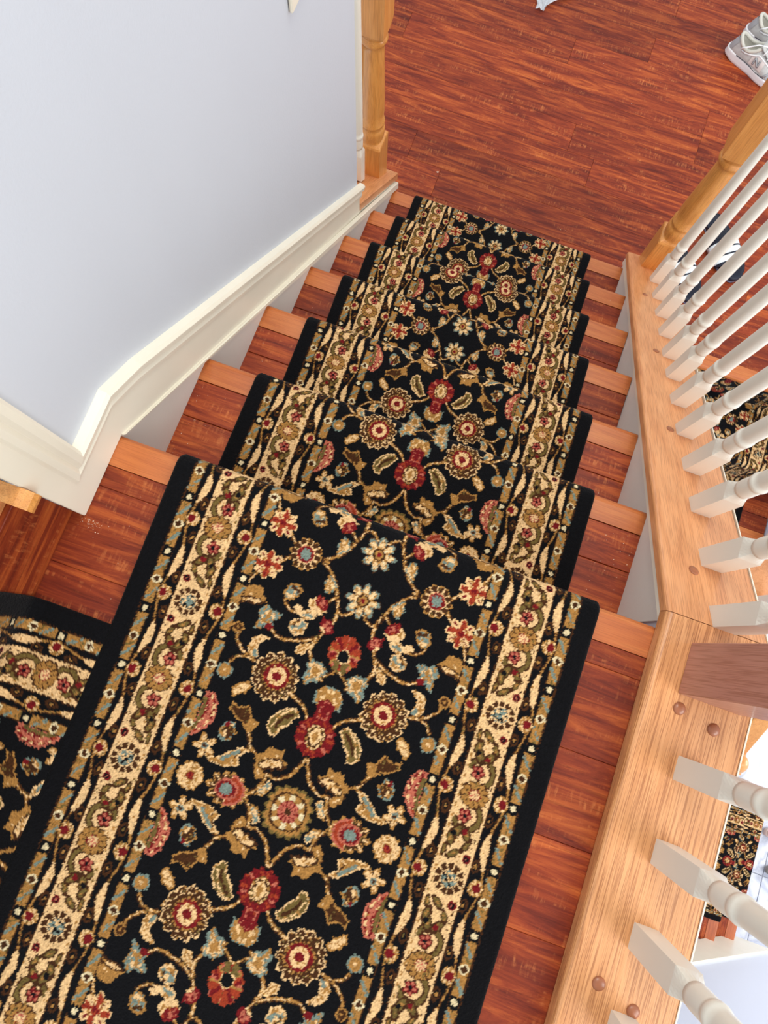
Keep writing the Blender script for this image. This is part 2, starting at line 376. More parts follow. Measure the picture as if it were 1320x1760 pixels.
STEP = .8
def draw_field():
    a = np.arange(-2, 158, STEP); b = np.arange(-2, 323, STEP)
    A, B = np.meshgrid(a, b, indexing='ij')
    X = A + 1.4 * vnoise(A, B, 2.3, 1) ; Y = B + 1.4 * vnoise(A, B, 2.3, 2)
    I = np.zeros(A.shape, int)
    def flower(t, cx, cy, r):
        dx, dy = X - cx, Y - cy; R = np.hypot(dx, dy) / r; th = np.arctan2(dy, dx)
        scal = lambda n, dep, ph=0: 1 - dep + dep * np.abs(np.cos(n * th / 2 + ph))
        if t == 'rose':
            I[R < 1.0 * scal(13, .14)] = 1; I[R < .93 * scal(13, .14)] = 3
            I[(R > .66) & (R < .72) & (np.cos(13 * th) > 0)] = 1; I[(R > .72) & (R < .86) & (np.cos(26 * th) > .9)] = 1
            k = np.hypot(dx + .06 * r, dy - .04 * r) / r
            I[k < .60] = 2; I[(k < .62) & (np.cos(22 * th) < 0)] = 3; I[k < .52] = 4; I[k < .37] = 1; I[k < .18] = 4
        elif t == 'S':
            sc = scal(12, .16); I[R < sc] = 2; I[R < .93 * sc] = 3; I[(R < .9) & (np.cos(12 * th) < -.72) & (R > .5)] = 1
            I[R < .58] = 1; I[R < .52] = 4; I[(R < .52) & (np.cos(16 * th) > .5) & (R > .42)] = 8; I[R < .32] = 5
        elif t == 'star6':
            sc = scal(8, .3); I[R < sc] = 1
            I[(R < .9 * sc) & (np.cos(4 * th + .5) > .15)] = 6; I[(R < .86 * sc) & (np.cos(8 * th) > .9)] = 4; I[R < .2] = 4; I[(R < .3) & (R > .2)] = 6
        elif t == 'F2':
            k = np.hypot(dx * .88, dy * 1.1) / r; sc = scal(11, .26); I[k < sc] = 2; I[(k < .88 * sc)] = 3; I[(k < .9) & (k > .55) & (np.cos(11 * th) > .75)] = 1
            I[(dx < -.1 * r) & (k < .8) & (k > .45)] = 6; I[(dx < -.1 * r) & (k < .85) & (k > .75)] = 8; I[k < .56] = 8; I[k < .46] = 4; I[k < .3] = 5
        elif t == 'cream':
            sc = scal(14, .12); I[R < sc] = 2; I[R < .92 * sc] = 1; I[(R > .4) & (R < .6) & (np.cos(16 * th) > .3)] = 2; I[R < .36] = 2; I[R < .27] = 4
        elif t == 'GF':
            sq = np.abs(dx) ** 2.6 + np.abs(dy) ** 2.6; k = sq ** (1 / 2.6) / r; sc = scal(16, .16)
            I[k < 1.0 * sc] = 7; I[k < .9 * sc] = 2; I[(k < .72) & (k > .62)] = 3; I[(R < .66) & (np.cos(8 * th) > .1)] = 9; I[R < .42] = 8
            I[(R < .42) & (np.cos(12 * th) > .3) & (R > .15)] = 4; I[R < .12] = 3
        elif t == 'OV':
            k = np.hypot(dx, dy * .88) / r; sc = scal(14, .1); I[k < sc] = 6; I[(k < .9) & (np.cos(7 * th + .4) > .25)] = 2
            I[(k < .93) & (np.cos(7 * th + .9) > .8)] = 8; I[(k < .9 * sc) & (np.cos(5 * th + 2) > .6)] = 4
            k2 = np.hypot(dx, dy + .18 * r) / r; I[k2 < .42] = 1; I[k2 < .34] = 0; I[(dy < -.55 * r) & (np.abs(np.abs(dx) - .25 * r) < .2 * r) & (k < 1.02)] = 7
        elif t == 'daisy':
            sc = .5 + .5 * np.abs(np.cos(4 * th)) ** .8; I[R < sc * 1.06] = 3; I[R < sc] = 5; I[R < .85 * sc] = 1; I[(R < .85 * sc) & (np.abs(np.cos(4 * th)) < .6)] = 2; I[(R < .8 * sc) & (np.cos(16 * th) > .85)] = 9
            I[R < .36] = 3; I[R < .26] = 2; I[R < .15] = 4
        elif t == 'PA':
            k = np.hypot(dx, dy * 1.05) / r; sc = scal(14, .1); I[k < sc] = 4; I[(k < .9 * sc) & (np.cos(9 * th) > .62) & (k > .55)] = 6; I[(k < .85) & (np.cos(6 * th + 1) < -.85) & (k > .6)] = 8
            k = np.hypot(dx * 1.12, dy * .82) / r; I[k < .52] = 3; I[k < .5 * scal(12, .1)] = 1; I[k < .4] = 3; I[k < .33] = 1; I[k < .17] = 2
        elif t == 'star':
            sc = .42 + .58 * np.abs(np.cos(2.5 * th + .4)) ** 1.4; I[R < 1.08 * sc] = 2; I[R < .95 * sc] = 1; I[(R < .3)] = 5; I[R < .16] = 3
        elif t == 'sb':
            I[R < scal(8, .15)] = 2; I[R < .75 * scal(8, .15)] = 3; I[R < .25] = 2
        elif t == 'sg':
            I[R < scal(10, .12)] = 5; I[(R < .8)] = 2; I[R < .3] = 1
    for e in PAT:                                   # vines: brown edge, tan core
        if e[0] == 'v':
            p = smooth_pts(e[2]); d = seg_dist(X, Y, p); d2 = seg_dist(X + .5, Y + .5, p)
            I[d < e[1] * .5 + 1.0] = 3; I[d2 < e[1] * .5 - .15] = 2
            I[(d2 < e[1] * .25)] = 1
    hi = vnoise(A, B, 3.0, 8) > .25
    I[(I == 1) & hi] = 2
    for e in PAT:
        if e[0] == 'p':
            k = inside(X, Y, e[3]); dd = seg_dist(X, Y, e[3] + [e[3][0]])
            I[(dd < 1.1) | k] = e[2]; I[k & (dd > 1.2)] = e[1]
            if e[1] == 2: I[k & (dd > 3) & (vnoise(A, B, 4, 5) > .3)] = 1
            if e[1] == 5 or e[2] == 5:
                I[k & (dd > 1.8) & (vnoise(A, B, 3.4, 15) > .1)] = 1; I[k & (dd > 1.2) & (vnoise(A, B, 3, 16) > .34)] = 2; I[(dd < 1.1) & (vnoise(A, B, 3, 17) > .2)] = 2
            if e[1] == 1: I[k & (dd > 2) & (vnoise(A, B, 3.2, 18) > .38)] = 2
            if e[1] == 4:
                I[k & (dd > 1.4) & (vnoise(A, B, 3, 19) > .25)] = 8
                if e[2] == 8: I[k & (dd > 1.4) & (vnoise(A, B, 3.2, 23) > .25)] = 1
        elif e[0] == 'l': I[seg_dist(X, Y, smooth_pts(e[3])) < e[2] * .5] = e[1]
        elif e[0] == 'f': flower(e[1], e[2], e[3], e[4])
    I[(I == 1) & (vnoise(A, B, 2.4, 41) > .40)] = 2
    I[(I == 4) & (vnoise(A, B, 2.4, 42) > .55)] = 6
    I[(I == 3) & (vnoise(A, B, 2.2, 43) > .6)] = 7
    return I

def draw_border():
    a = np.arange(156, 318, STEP); b = np.arange(0, 641, STEP)
    A, B = np.meshgrid(a, b, indexing='ij')
    X = A + .9 * vnoise(A, B, 2.1, 11); Y = B + .9 * vnoise(A, B, 2.1, 12)
    I = np.zeros(A.shape, int); P = 641 / 3.0
    for g0, g1, in ((157, 172), (269, 284)):
        c = (g0 + g1) / 2; k = (X > g0) & (X < g1); I[k] = 3; I[(X > g0 + 1) & (X < g1 - 1)] = 2
        q = 641 / 16.0; m = (Y % q) - q / 2; odd = (np.floor(Y / q) % 2) == 1
        sl = np.abs(((Y + q / 2) % q - q / 2) * .75 + (X - c)) < 2.4
        I[k & sl & (np.abs((Y + q / 2) % q - q / 2) < 9) & (vnoise(A, B, 3, 31) > -.4)] = 5
        I[k & (np.abs(m) < 7.5) & ~odd & (np.abs(X - c) < 7)] = 0
        I[(np.hypot(m, X - c) < 3.9) & ~odd] = 9
        I[k & (np.abs(m) < 6) & odd & (np.abs(m) + np.abs(X - c) < 8.5)] = 9
        I[(np.abs(m) + np.abs(X - c) < 5) & odd] = 3
    for w0, w1, sg in ((172, 199, 1), (269, 246, -1)):
        q = P / 2; t = 2 * math.pi * (Y - 20) / q; mid = (w0 + w1) / 2; h = (abs(w1 - w0)) / 2
        lo, hi_ = min(w0, w1), max(w0, w1)
        k = (X > lo) & (X < hi_); I[k] = 0
        s = (X - mid) * sg                                # towards the cream band is +
        cen = -4.0 + 4.5 * np.sin(t); wd = 1.0 + 4.4 * np.clip(np.sin(t + .5), 0, 1) ** 1.5
        I[k & (np.abs(s - cen) < wd + 1.0)] = 3; I[k & (np.abs(s - cen) < wd)] = 1; I[k & (np.abs(s - cen) < wd) & (wd < 1.6)] = 2
        m = (Y - 20 - q * .75 + q / 2) % q - q / 2         # bud where the wave touches the guard
        I[np.hypot(m * .9, s + 2) < 9.5] = 2; I[(np.hypot(m * .9, s + 2) < 9.0) & (np.cos(np.arctan2(s, m) * 8) > 0)] = 1
        I[np.hypot(m, s + 4) < 5.6] = 4
        for off in (.52, .98):
            mo = (Y - 20 - q * off + q / 2) % q - q / 2
            sc_ = 5.5 if off > .8 else 6
            I[k & (np.hypot(mo * .62, (s - sc_) * 1.0) < 5.6)] = 3; I[k & (np.hypot(mo * .62, (s - sc_)) < 3.2)] = 0; I[k & (np.hypot(mo * .7, (s - sc_)) < 1.7)] = 2
    k = (X > 197.5) & (X < 247); I[k] = 3; I[(X > 199) & (X < 246)] = 1
    I[(X > 202) & (X < 204.5) & (np.sin(2 * math.pi * Y / 13) > .5)] = 2
    I[(X > 240.6) & (X < 242) & (np.sin(2 * math.pi * Y / 11) > .2)] = 3
    def rel(y0): return (Y - y0 + P / 2) % P - P / 2
    g = rel(99.7)
    def ring(cx, cy, r, w, cond, c): 
        d = np.hypot(X - cx, g - cy); I[(np.abs(d - r) < w + 2.0) & cond] = 3; I[(np.abs(d - r) < w) & cond] = c
    for sg in (-1, 1):
        cy = 28 * sg
        d = np.hypot(X - 221, (g - cy)); cond = (X > 205) & (X < 243) & ((X > 222) | (np.abs(g) > 30))
        ring(222, cy, 17, 2.6, cond, 7)
        th = np.arctan2(g - cy, X - 219); R = np.hypot(X - 219, g - cy) / 8.6
        I[R < .85 + .35 * np.abs(np.cos(2.5 * th))] = 3; I[R < .70 + .35 * np.abs(np.cos(2.5 * th))] = 4; I[(R < .62 + .3 * np.abs(np.cos(2.5 * th))) & (np.cos(5 * th) > .1)] = 8; I[R < .3] = 0
        for (cx, y0, rx, ry, ang) in ((233, 62, 3.2, 8, .4), (206, 74, 2.6, 7, .1), (214, 50, 5, 10, .5), (228, 49, 4.5, 9, -.7), (210, 60, 4, 8, -.3), (219, 76, 3.6, 9, .9)):
            yy = (g - y0 * sg) * sg; xx = X - cx; ca, sa = math.cos(ang), math.sin(ang)
            u = (xx * ca + yy * sa) / rx; v = (-xx * sa + yy * ca) / ry; q_ = np.hypot(u, v)
            I[q_ < 1.35] = 3; I[q_ < .86] = 7; I[(q_ < .4)] = 2
        I[np.hypot(X - 226, g - 47 * sg) < 3.8] = 4; I[np.hypot(X - 212, g - 52 * sg) < 3.4] = 0
        d = np.hypot(X - 238, g - 78 * sg); I[d < 5.4] = 4; I[d < 3.2] = 0; I[d < 1.4] = 8
    th = np.arctan2(g, X - 223); R = np.hypot((X - 223) * .98, g * 1.12) / 19.0; sc = .86 + .14 * np.abs(np.cos(6 * th))
    I[R < 1.06 * sc] = 3; I[R < .97 * sc] = 2; I[(R > .45) & (R < .97) & (np.cos(12 * th) < -.88)] = 3; I[(R < .46) & (np.cos(10 * th) > -.2)] = 4; I[R < .36] = 1; I[(R < .3) & (np.cos(7 * th) > .3)] = 8
    g2 = rel(99.7 + P / 2); th = np.arctan2(g2, X - 224); R = np.hypot(X - 224, g2 * 1.05) / 19.5
    I[R < 1.05] = 1; I[(R < 1.0) & (np.cos(11 * th) > -.75)] = 3; I[(R < .62) & (R > .56)] = 1; I[R < .52] = 5; I[(R < .5) & (vnoise(A, B, 3, 21) > .1)] = 1; I[(R < .5) & (vnoise(A, B, 2.6, 22) > .35)] = 0
    I[(I == 1) & (vnoise(A, B, 2.0, 51) > .72)] = 2
    I[(I == 2) & (vnoise(A, B, 2.2, 52) > .5)] = 7
    I[(X > 284) ] = 0
    I[(X > 283) & (X < 285.5) & (vnoise(A, B, 2, 3) > 0)] = 3
    return I
FIELD = draw_field(); BORDER = draw_border()

def carpet_colour(u, v, rng):
    """u across from the centre line, v along, both metres -> linear rgb"""
    a = np.abs(u) * 1000; b = (v * 1000) % 641.0
    a = a + rng.normal(0, .35, a.shape); b = b + rng.normal(0, .35, b.shape)
    bb = b % 641.0; bm_ = np.where(bb > 320.5, 641.0 - bb, bb)
    fi = FIELD[np.clip(((a + 2) / STEP).round().astype(int), 0, FIELD.shape[0] - 1), np.clip(((bm_ + 2) / STEP).round().astype(int), 0, FIELD.shape[1] - 1)]
    bi = BORDER[np.clip(((a - 156) / STEP).round().astype(int), 0, BORDER.shape[0] - 1), np.clip((bb / STEP).round().astype(int), 0, BORDER.shape[1] - 1)]
    idx = np.where(a < 157, fi, bi)
    c = CL_[idx]
    g = rng.normal(1, .16, idx.shape)[..., None]
    return np.clip(c * g, 0, 1)

def make_runner(label, path, cl, cr, ds, du, v0, vscale, centre=None, to_world=None, root_loc=(0, 0, 0), seed=1, half=.3125):
    """path: list of (y, z) of the top surface; cl, cr: functions of the row's y giving both edges"""
    P = np.array(path, float); seg = np.hypot(*(P[1:] - P[:-1]).T); S = np.r_[0, np.cumsum(seg)]
    n = int(S[-1] / ds) + 1; t = np.linspace(0, S[-1], n)
    yy = np.interp(t, S, P[:, 0]); zz = np.interp(t, S, P[:, 1])
    ty = np.gradient(yy); tz = np.gradient(zz); L = np.hypot(ty, tz) + 1e-9
    k = np.ones(5) / 5
    ty = np.convolve(np.pad(ty / L, 2, 'edge'), k, 'valid'); tz = np.convolve(np.pad(tz / L, 2, 'edge'), k, 'valid'); L = np.hypot(ty, tz); ty /= L; tz /= L
    ny, nz = -tz, ty                                  # normal to the left of travel = up when travelling +y
    rng = np.random.default_rng(seed)
    m = int(2 * half / du) + 1; fr = np.linspace(0, 1, m)
    xl = cl(yy); xr = cr(yy)
    X = xl[:, None] + (xr - xl)[:, None] * fr[None]
    U = (fr - .5)[None] * 2 * half + np.zeros((n, 1)); V = (v0 + t * vscale)[:, None] + np.zeros((1, m))
    disp = rng.normal(0, .00028, X.shape)
    edge = np.minimum(fr, 1 - fr) * 2 * half; drop = .004 * np.clip(1 - edge / .006, 0, 1) ** 2
    D = disp - drop[None]
    Yw = yy[:, None] + ny[:, None] * D; Zw = zz[:, None] + nz[:, None] * D
    col = carpet_colour(U, V, rng)
    # edge columns folded down to the stair
    def side(j, x_off):
        return X[:, j] + x_off, yy - ny * .009, zz - nz * .009
    xs, ys, zs = side(0, 0); xe, ye, ze = side(-1, 0)
    X = np.column_stack([xs, X, xe]); Yw = np.column_stack([ys, Yw, ye]); Zw = np.column_stack([zs, Zw, ze])
    blk = np.tile(CL_[0], (n, 1))[:, None]; col = np.concatenate([blk, col, blk], 1)
    # folded ends
    X = np.vstack([X[:1], X, X[-1:]]); Yw = np.vstack([Yw[:1] - ny[0] * .009, Yw, Yw[-1:] - ny[-1] * .009]); Zw = np.vstack([Zw[:1] - nz[0] * .009, Zw, Zw[-1:] - nz[-1] * .009])
    col = np.concatenate([col[:1], col, col[-1:]], 0)
    co = np.stack([X, Yw, Zw], -1).reshape(-1, 3)
    if to_world is not None: co = to_world(co)
    co = co - np.array(root_loc)[None]
    r, c_ = X.shape
    idx = np.arange(r * c_).reshape(r, c_)
    F = np.stack([idx[:-1, :-1], idx[:-1, 1:], idx[1:, 1:], idx[1:, :-1]], -1).reshape(-1, 4)
    me = bpy.data.meshes.new('stair_runner')
    me.vertices.add(len(co)); me.vertices.foreach_set('co', co.astype(np.float32).ravel())
    me.loops.add(F.size); me.loops.foreach_set('vertex_index', F.astype(np.int32).ravel())
    me.polygons.add(len(F)); me.polygons.foreach_set('loop_start', np.arange(0, F.size, 4, dtype=np.int32))
    try: me.polygons.foreach_set('loop_total', np.full(len(F), 4, dtype=np.int32))
    except Exception: pass
    me.polygons.foreach_set('use_smooth', np.ones(len(F), bool))
    me.update(calc_edges=True)
    ca = me.color_attributes.new('Col', 'FLOAT_COLOR', 'POINT')
    ca.data.foreach_set('color', np.concatenate([col.reshape(-1, 3), np.ones((len(co), 1))], 1).astype(np.float32).ravel())
    me.materials.append(M_CARPET)
    o = bpy.data.objects.new('stair_runner', me); COL.objects.link(o); o.location = root_loc
    tag(o, label, 'carpet runner')
    return o

# ------------------------------------------------------------------ the stair geometry
RUN, RISE = .2129, .19
SLOPE = -RISE / RUN
W0 = .813
FLOOR = -7 * RISE
YN = [0.0, .2135, .4245, .635, .850, 1.067, 1.281]       # nosing fronts, counted from the landing
ZN = [.0037, -.1915, -.3824, -.5715, -.7607, -.9486, -1.1387]
def dxs(y): return .012 * np.clip(np.asarray(y) / 1.28, 0, 1.05) ** 3
def warp(c): return (c[0] + float(dxs(c[1])), c[1], c[2])

def seamed_strip(parent, name, x0, x1, y0, y1, ztop, mat, thick=.012, cuts=()):
    xs = [x0] + [c for c in cuts if x0 < c < x1] + [x1]
    out = []
    for a, b in zip(xs[:-1], xs[1:]):
        out.append(box(name, a + .0002, b - .0002, y0 + .0002, y1 - .0002, ztop - thick, ztop - random.random() * .0003, mat, parent, bev=.0006))
    return out

def nosing(parent, x0, x1, yf, ztop, mat, depth=.05, th=.026, flip=1, axis='Y'):
    """half-round nosed board, front at yf, reaching back by depth"""
    pts = []
    for i in range(7):
        a = math.pi / 2 - math.pi * i / 6
        pts.append((yf - flip * (th / 2 - math.cos(a) * th / 2) * .8 + 0, ztop - th / 2 + math.sin(a) * th / 2))
    pts = [(yf - flip * depth, ztop)] + pts + [(yf - flip * depth, ztop - th)]
    if axis == 'Y':
        return prism_yz('nosing', pts, x0, x1, mat, parent)
    bm = bmesh.new(); n = len(pts)
    a = [bm.verts.new((p[0], x0, p[1])) for p in pts]; b = [bm.verts.new((p[0], x1, p[1])) for p in pts]
    bm.faces.new(a); bm.faces.new(b[::-1])
    for i in range(n): bm.faces.new((a[i], a[(i + 1) % n], b[(i + 1) % n], b[i]))
    return bm_out(bm, 'nosing', mat, parent)

# upper flight, the one in the middle of the photograph
stair = thing('staircase', (.4, 0, 0), 'main flight of red plank stairs descending under the long patterned runner', 'staircase')
def sub(root, name, loc):
    o = bpy.data.objects.new(name, None); COL.objects.link(o); o.parent = root; o.location = Vector(loc) - wloc(root); o.empty_display_size = .03; return o
cuts_y = {1: (.169, .101), 2: (.372, .313), 3: (.583, .52), 4: (.798, .74), 5: (1.016, .95), 6: (1.23, 1.17)}
for k in range(1, 7):
    d = float(dxs(YN[k])); x0, x1 = -.002 + d, W0 + .002 + d
    t = sub(stair, 'tread', (.4, YN[k], ZN[k]))
    yb = YN[k - 1] - .026
    c1, c2 = cuts_y[k]
    nosing(t, x0, x1, YN[k], ZN[k], M_NOSE, depth=YN[k] - c1 - .0005)
    for a, b in ((c2, c1), (yb, c2)): box('plank', x0, x1, a + .0005, b - .0005, ZN[k] - .013, ZN[k] - .0012, MW_RX, t, bev=.0009)
    box('support_board', x0, x1, yb, YN[k] - .03, ZN[k] - .03, ZN[k] - .0135, M_DARK, t)
for k in range(0, 7):
    zb = (ZN[k + 1] if k < 6 else FLOOR)
    d = float(dxs(YN[k]))
    box('riser', -.002 + d, W0 + .002 + d, YN[k] - .04, YN[k] - .0265, zb - .012, ZN[k] - .0265, MW_RX, stair, bev=.0008)

# landing: nosing, planks running across
land = thing('landing_floor', (.4, -.5, 0), 'near landing of red planks with orange nosing board, at the bottom', 'landing')
nosing(land, -.002, .81, 0.0, .0037, M_NOSE, depth=.046)
ys = [-.0465, -.078, -.197, -.312, -.431, -.549, -.667, -.785, -.903, -1.02]
for i, (b, a) in enumerate(zip(ys[:-1], ys[1:])):
    off = (i * 377 % 100) / 100 * .5
    seamed_strip(land, 'plank', -.034, .812, a, b, .003, MW_RX, cuts=((.35 + off * .5,) if i % 3 else ()))
box('subfloor', -.034, .812, -1.02, -.03, -.03, -.0095, M_DARK, land)

# ------------------------------------------------------------------ left wall, end board, moulding
WY0, WY1 = -.125, .972
def slope_poly(h0, h1, y0, y1): return [(y0, SLOPE * y0 + h0), (y1, SLOPE * y1 + h0), (y1, SLOPE * y1 + h1), (y0, SLOPE * y0 + h1)]
structure(prism_yz('wall_left', [(WY0 + .002, -.02), (.0, -.02), (WY1, SLOPE * WY1 - .05), (WY1, 2.4), (WY0 + .002, 2.4)], -.13, 0, M_WALL))
# plain wall below the sloping skirt and under the low oak-capped end
structure(prism_yz('wall_left', [(.0, -.02), (WY1, SLOPE * WY1 - .05), (WY1, -3.4), (-.0, -3.4)], -.13, -.004, M_WALLW))
structure(prism_yz('wall_left', [(WY1, SLOPE * WY1 + .035), (1.30, SLOPE * 1.30 + .035), (1.30, FLOOR), (WY1, FLOOR)], -.13, 0, M_TRIM, warp=warp))
tr = thing('wall_skirting', (0, .4, 0), 'white moulded skirting board along the pale blue wall on the left', 'skirting board')
prism_yz('skirt_board', [(-.02, .012), (0, 0), (1.30, SLOPE * 1.30 + .004), (1.30, FLOOR + .004), (1.2, FLOOR + .004), (0, -.30), (-.02, -.25)], .0, .003, M_SKIRT, tr, warp=warp)
prism_yz('base_board', [(WY0, .004), (0, .004), (WY1, SLOPE * WY1 + .01), (WY1, SLOPE * WY1 + .10), (.03, .078), (-.062, .078), (-.062, 2.38), (WY0, 2.38)], -.001, .0075, M_TRIM, tr, bev=.0012)
# half-round strip that widens going down
prism_yz('cover_strip', [(0, .003), (1.30, SLOPE * 1.30 + .002), (1.30, SLOPE * 1.30 + .034), (.2, SLOPE * .2 + .012), (0, .006)], .0, .0115, M_TRIM, tr, bev=.0016, warp=warp)
def moulding(path, side, name, parent):
    """moulded strip: path in y-z, offsets to one side in plane, thickness in x"""
    prof = [(0, .0075), (.004, .011), (.012, .0125), (.018, .010), (.024, .015), (.033, .016), (.038, .012), (.040, .001)]
    P = [Vector((p[0], p[1])) for p in path]; rings = []
    for i, p in enumerate(P):
        d0 = (P[i] - P[i - 1]).normalized() if i else (P[1] - P[0]).normalized()
        d1 = (P[i + 1] - P[i]).normalized() if i < len(P) - 1 else d0
        n0 = Vector((-d0.y, d0.x)) * side; n1 = Vector((-d1.y, d1.x)) * side
        m = (n0 + n1); m = m / (m.dot(n0) if abs(m.dot(n0)) > 1e-6 else 1)
        ring = [Vector((x, p.x + m.x * o, p.y + m.y * o)) for o, x in prof]
        ring += [Vector((-.001, p.x + m.x * .040, p.y + m.y * .040)), Vector((-.001, p.x, p.y))]
        rings.append(ring)
    V, F = loft(rings); me = mesh(name, V, F); return link(me, name, M_TRIM, parent)
NS = 24
pth = [(-.092, 2.38), (-.092, .068), (.016, .068)] + [(.03 + (WY1 - .03) * i / NS, SLOPE * (.03 + (WY1 - .03) * i / NS) + .092) for i in range(1, NS + 1)]
moulding(pth, 1, 'moulding', tr)

sw = thing('wall_switch_plate', (.0, .725, .115), 'white wall plate cut by the top edge, on the blue wall', 'switch plate')
box('cover_plate', .001, .0075, .690, .765, .058, .175, M_TRIM, sw, bev=.0022)
box('rocker', .0075, .0105, .712, .743, .084, .149, M_TRIM, sw, bev=.0012)

# short oak tread end at the foot of the flight that climbs to the left, its riser in red plank
lf = thing('left_staircase', (-.02, -.5, 0), 'red riser and cut oak tread end of the flight climbing off at left', 'staircase')
box('riser', -.024, -.0115, -1.02, -.1245, .0035, .155, MW_RY, lf, bev=.0008)
box('tread', -.30, -.018, -1.02, -.1245, .155, .185, M_OAKY, lf, bev=.003)
nosing(lf, -.1475, -.1255, .022, .190, M_OAKZ, depth=.30, th=.036, axis='X')

# ------------------------------------------------------------------ right side: kneewall, skirt, oak cap, balusters
def cap_top(y): return .03 + (y - .022) * -.875 if y > .022 else .03
def baluster_mesh(cut_slope, top=None):
    rings = []; n = 24
    prof = [(0, .0158, 1), (.118, .0158, 1), (.126, .0150, .62), (.134, .0140, .28), (.141, .0132, 0), (.1415, .0144, 0), (.150, .0149, 0), (.176, .0148, 0), (.180, .0144, 0), (.1815, .0157, 0), (.187, .0162, 0), (.1925, .0157, 0), (.194, .0142, 0), (.205, .0143, 0), (.30, .0142, 0), (.38, .0136, 0), (.60, .0110, 0), (.78, .0090, 0)]
    if top: prof = [p for p in prof if p[0] < top] + [(top, .0125, 0)]
    for z, r, sq in prof:
        ring = []
        for k in range(n):
            a = 2 * math.pi * k / n; c, s = math.cos(a), math.sin(a)
            q = r / max(abs(c), abs(s)); q = min(q, r * 1.40)
            rr = r * (1 - sq) + q * sq
            x, y = c * rr, s * rr
            zz = z + (cut_slope * y if z == 0 else 0)
            ring.append((x, y, zz))
        rings.append(ring)
    V, F = loft(rings); me = mesh('baluster', V, F); me.materials.append(M_BAL)
    sm = [False] * len(me.polygons)
    for i, p in enumerate(me.polygons): sm[i] = 5 * n <= i < (len(prof) - 1) * n
    me.polygons.foreach_set('use_smooth', sm); return me
ME_BAL_S = baluster_mesh(-.875); ME_BAL_F = baluster_mesh(0.0)
def put(me, name, loc, parent):
    o = bpy.data.objects.new(name, me); COL.objects.link(o); o.parent = parent; o.location = Vector(loc) - wloc(parent); return o

def newel_mesh(name, hsq, hblk, htop, w=.0385, ball=True, cut=0.0, mat=None):
    n = 32; rings = []
    def R(z, r, sq): rings.append((z, r, sq))
    R(0, w, 1); R(hsq - .012, w, 1); R(hsq - .006, w * .97, .8); R(hsq, w * .86, .35); R(hsq + .012, w * .93, 0); R(hsq + .03, w * .98, 0); R(hsq + .048, w * .93, 0); R(hsq + .054, w * .78, 0)
    R(hsq + .06, w * .92, 0); R(hsq + .068, w * .95, 0); R(hsq + .074, w * .80, 0)
    L = hblk - hsq
    R(hsq + .11, w * .90, 0); R(hsq + .4 * L, w * .88, 0); R(hblk - .06, w * .74, 0); R(hblk - .045, w * .72, 0); R(hblk - .04, w * .86, 0); R(hblk - .03, w * .96, 0); R(hblk - .022, w * .88, 0)
    R(hblk - .018, w * .80, .2); R(hblk, w, .9); R(hblk + .012, w, 1); R(htop, w, 1)
    if ball:
        R(htop + .004, w * 1.12, .9); R(htop + .016, w * 1.12, .9); R(htop + .02, w * .6, 0)
        for i in range(7):
            a = -1.1 + (1.1 + math.pi / 2 - .05) * i / 6; R(htop + .05 + math.sin(a) * .036, max(.003, math.cos(a) * .038), 0)
    rr = []
    for z, r, sq in rings:
        ring = []
        for k in range(n):
            a = 2 * math.pi * k / n; c, s = math.cos(a), math.sin(a)
            q = min(r / max(abs(c), abs(s)), r * 1.40); v = r * (1 - sq) + q * sq
            ring.append((c * v, s * v, z + (cut * s * v if z == 0 else 0)))
        rr.append(ring)
    V, F = loft(rr); me = mesh(name, V, F); me.materials.append(mat or M_OAKZ)
    sm = [False] * len(me.polygons)
    for i in range((len(rings) - 1) * n):
        k = i // n; sm[i] = rings[k][2] < .5 and rings[k + 1][2] < .5
    me.polygons.foreach_set('use_smooth', sm); return me

def plug(x, y, z, r, parent, cut=0.0):
    V = []; F = []; n = 14
    rings = []
    for q, h in ((1, -.001), (1, .0008), (.8, .0022), (.4, .0032)):
        rings.append([(x + math.cos(2 * math.pi * k / n) * r * q, y + math.sin(2 * math.pi * k / n) * r * q, z + h + cut * math.sin(2 * math.pi * k / n) * r * q) for k in range(n)])
    V, F = loft(rings); return link(mesh('wood_plug', V, F), 'wood_plug', M_PLUG, parent, smooth=True)

def cap_prism(name, path_fn, y0, y1, x0, x1, th, mat, parent, segs=1, use_warp=True):
    """rounded-edge plank following z = path_fn(y)"""
    prof = []
    r = .008
    cs = [(x0 + r, x0, 1), ]
    for i in range(5):
        a = math.pi / 2 + (math.pi / 2) * i / 4; prof.append((x0 + r + math.cos(a) * r, -r + math.sin(a) * r))
    prof += [(x0, -th + .003), (x0 + .003, -th), (x1 - .002, -th), (x1, -th + .002), (x1, -.003), (x1 - .003, 0)]
    rings = []
    for i in range(segs + 1):
        y = y0 + (y1 - y0) * i / segs
        rings.append([(p[0] + (float(dxs(y)) if use_warp else 0), y, path_fn(y) + p[1]) for p in prof])
    V, F = loft(rings); me = mesh(name, V, F); return link(me, name, mat, parent)

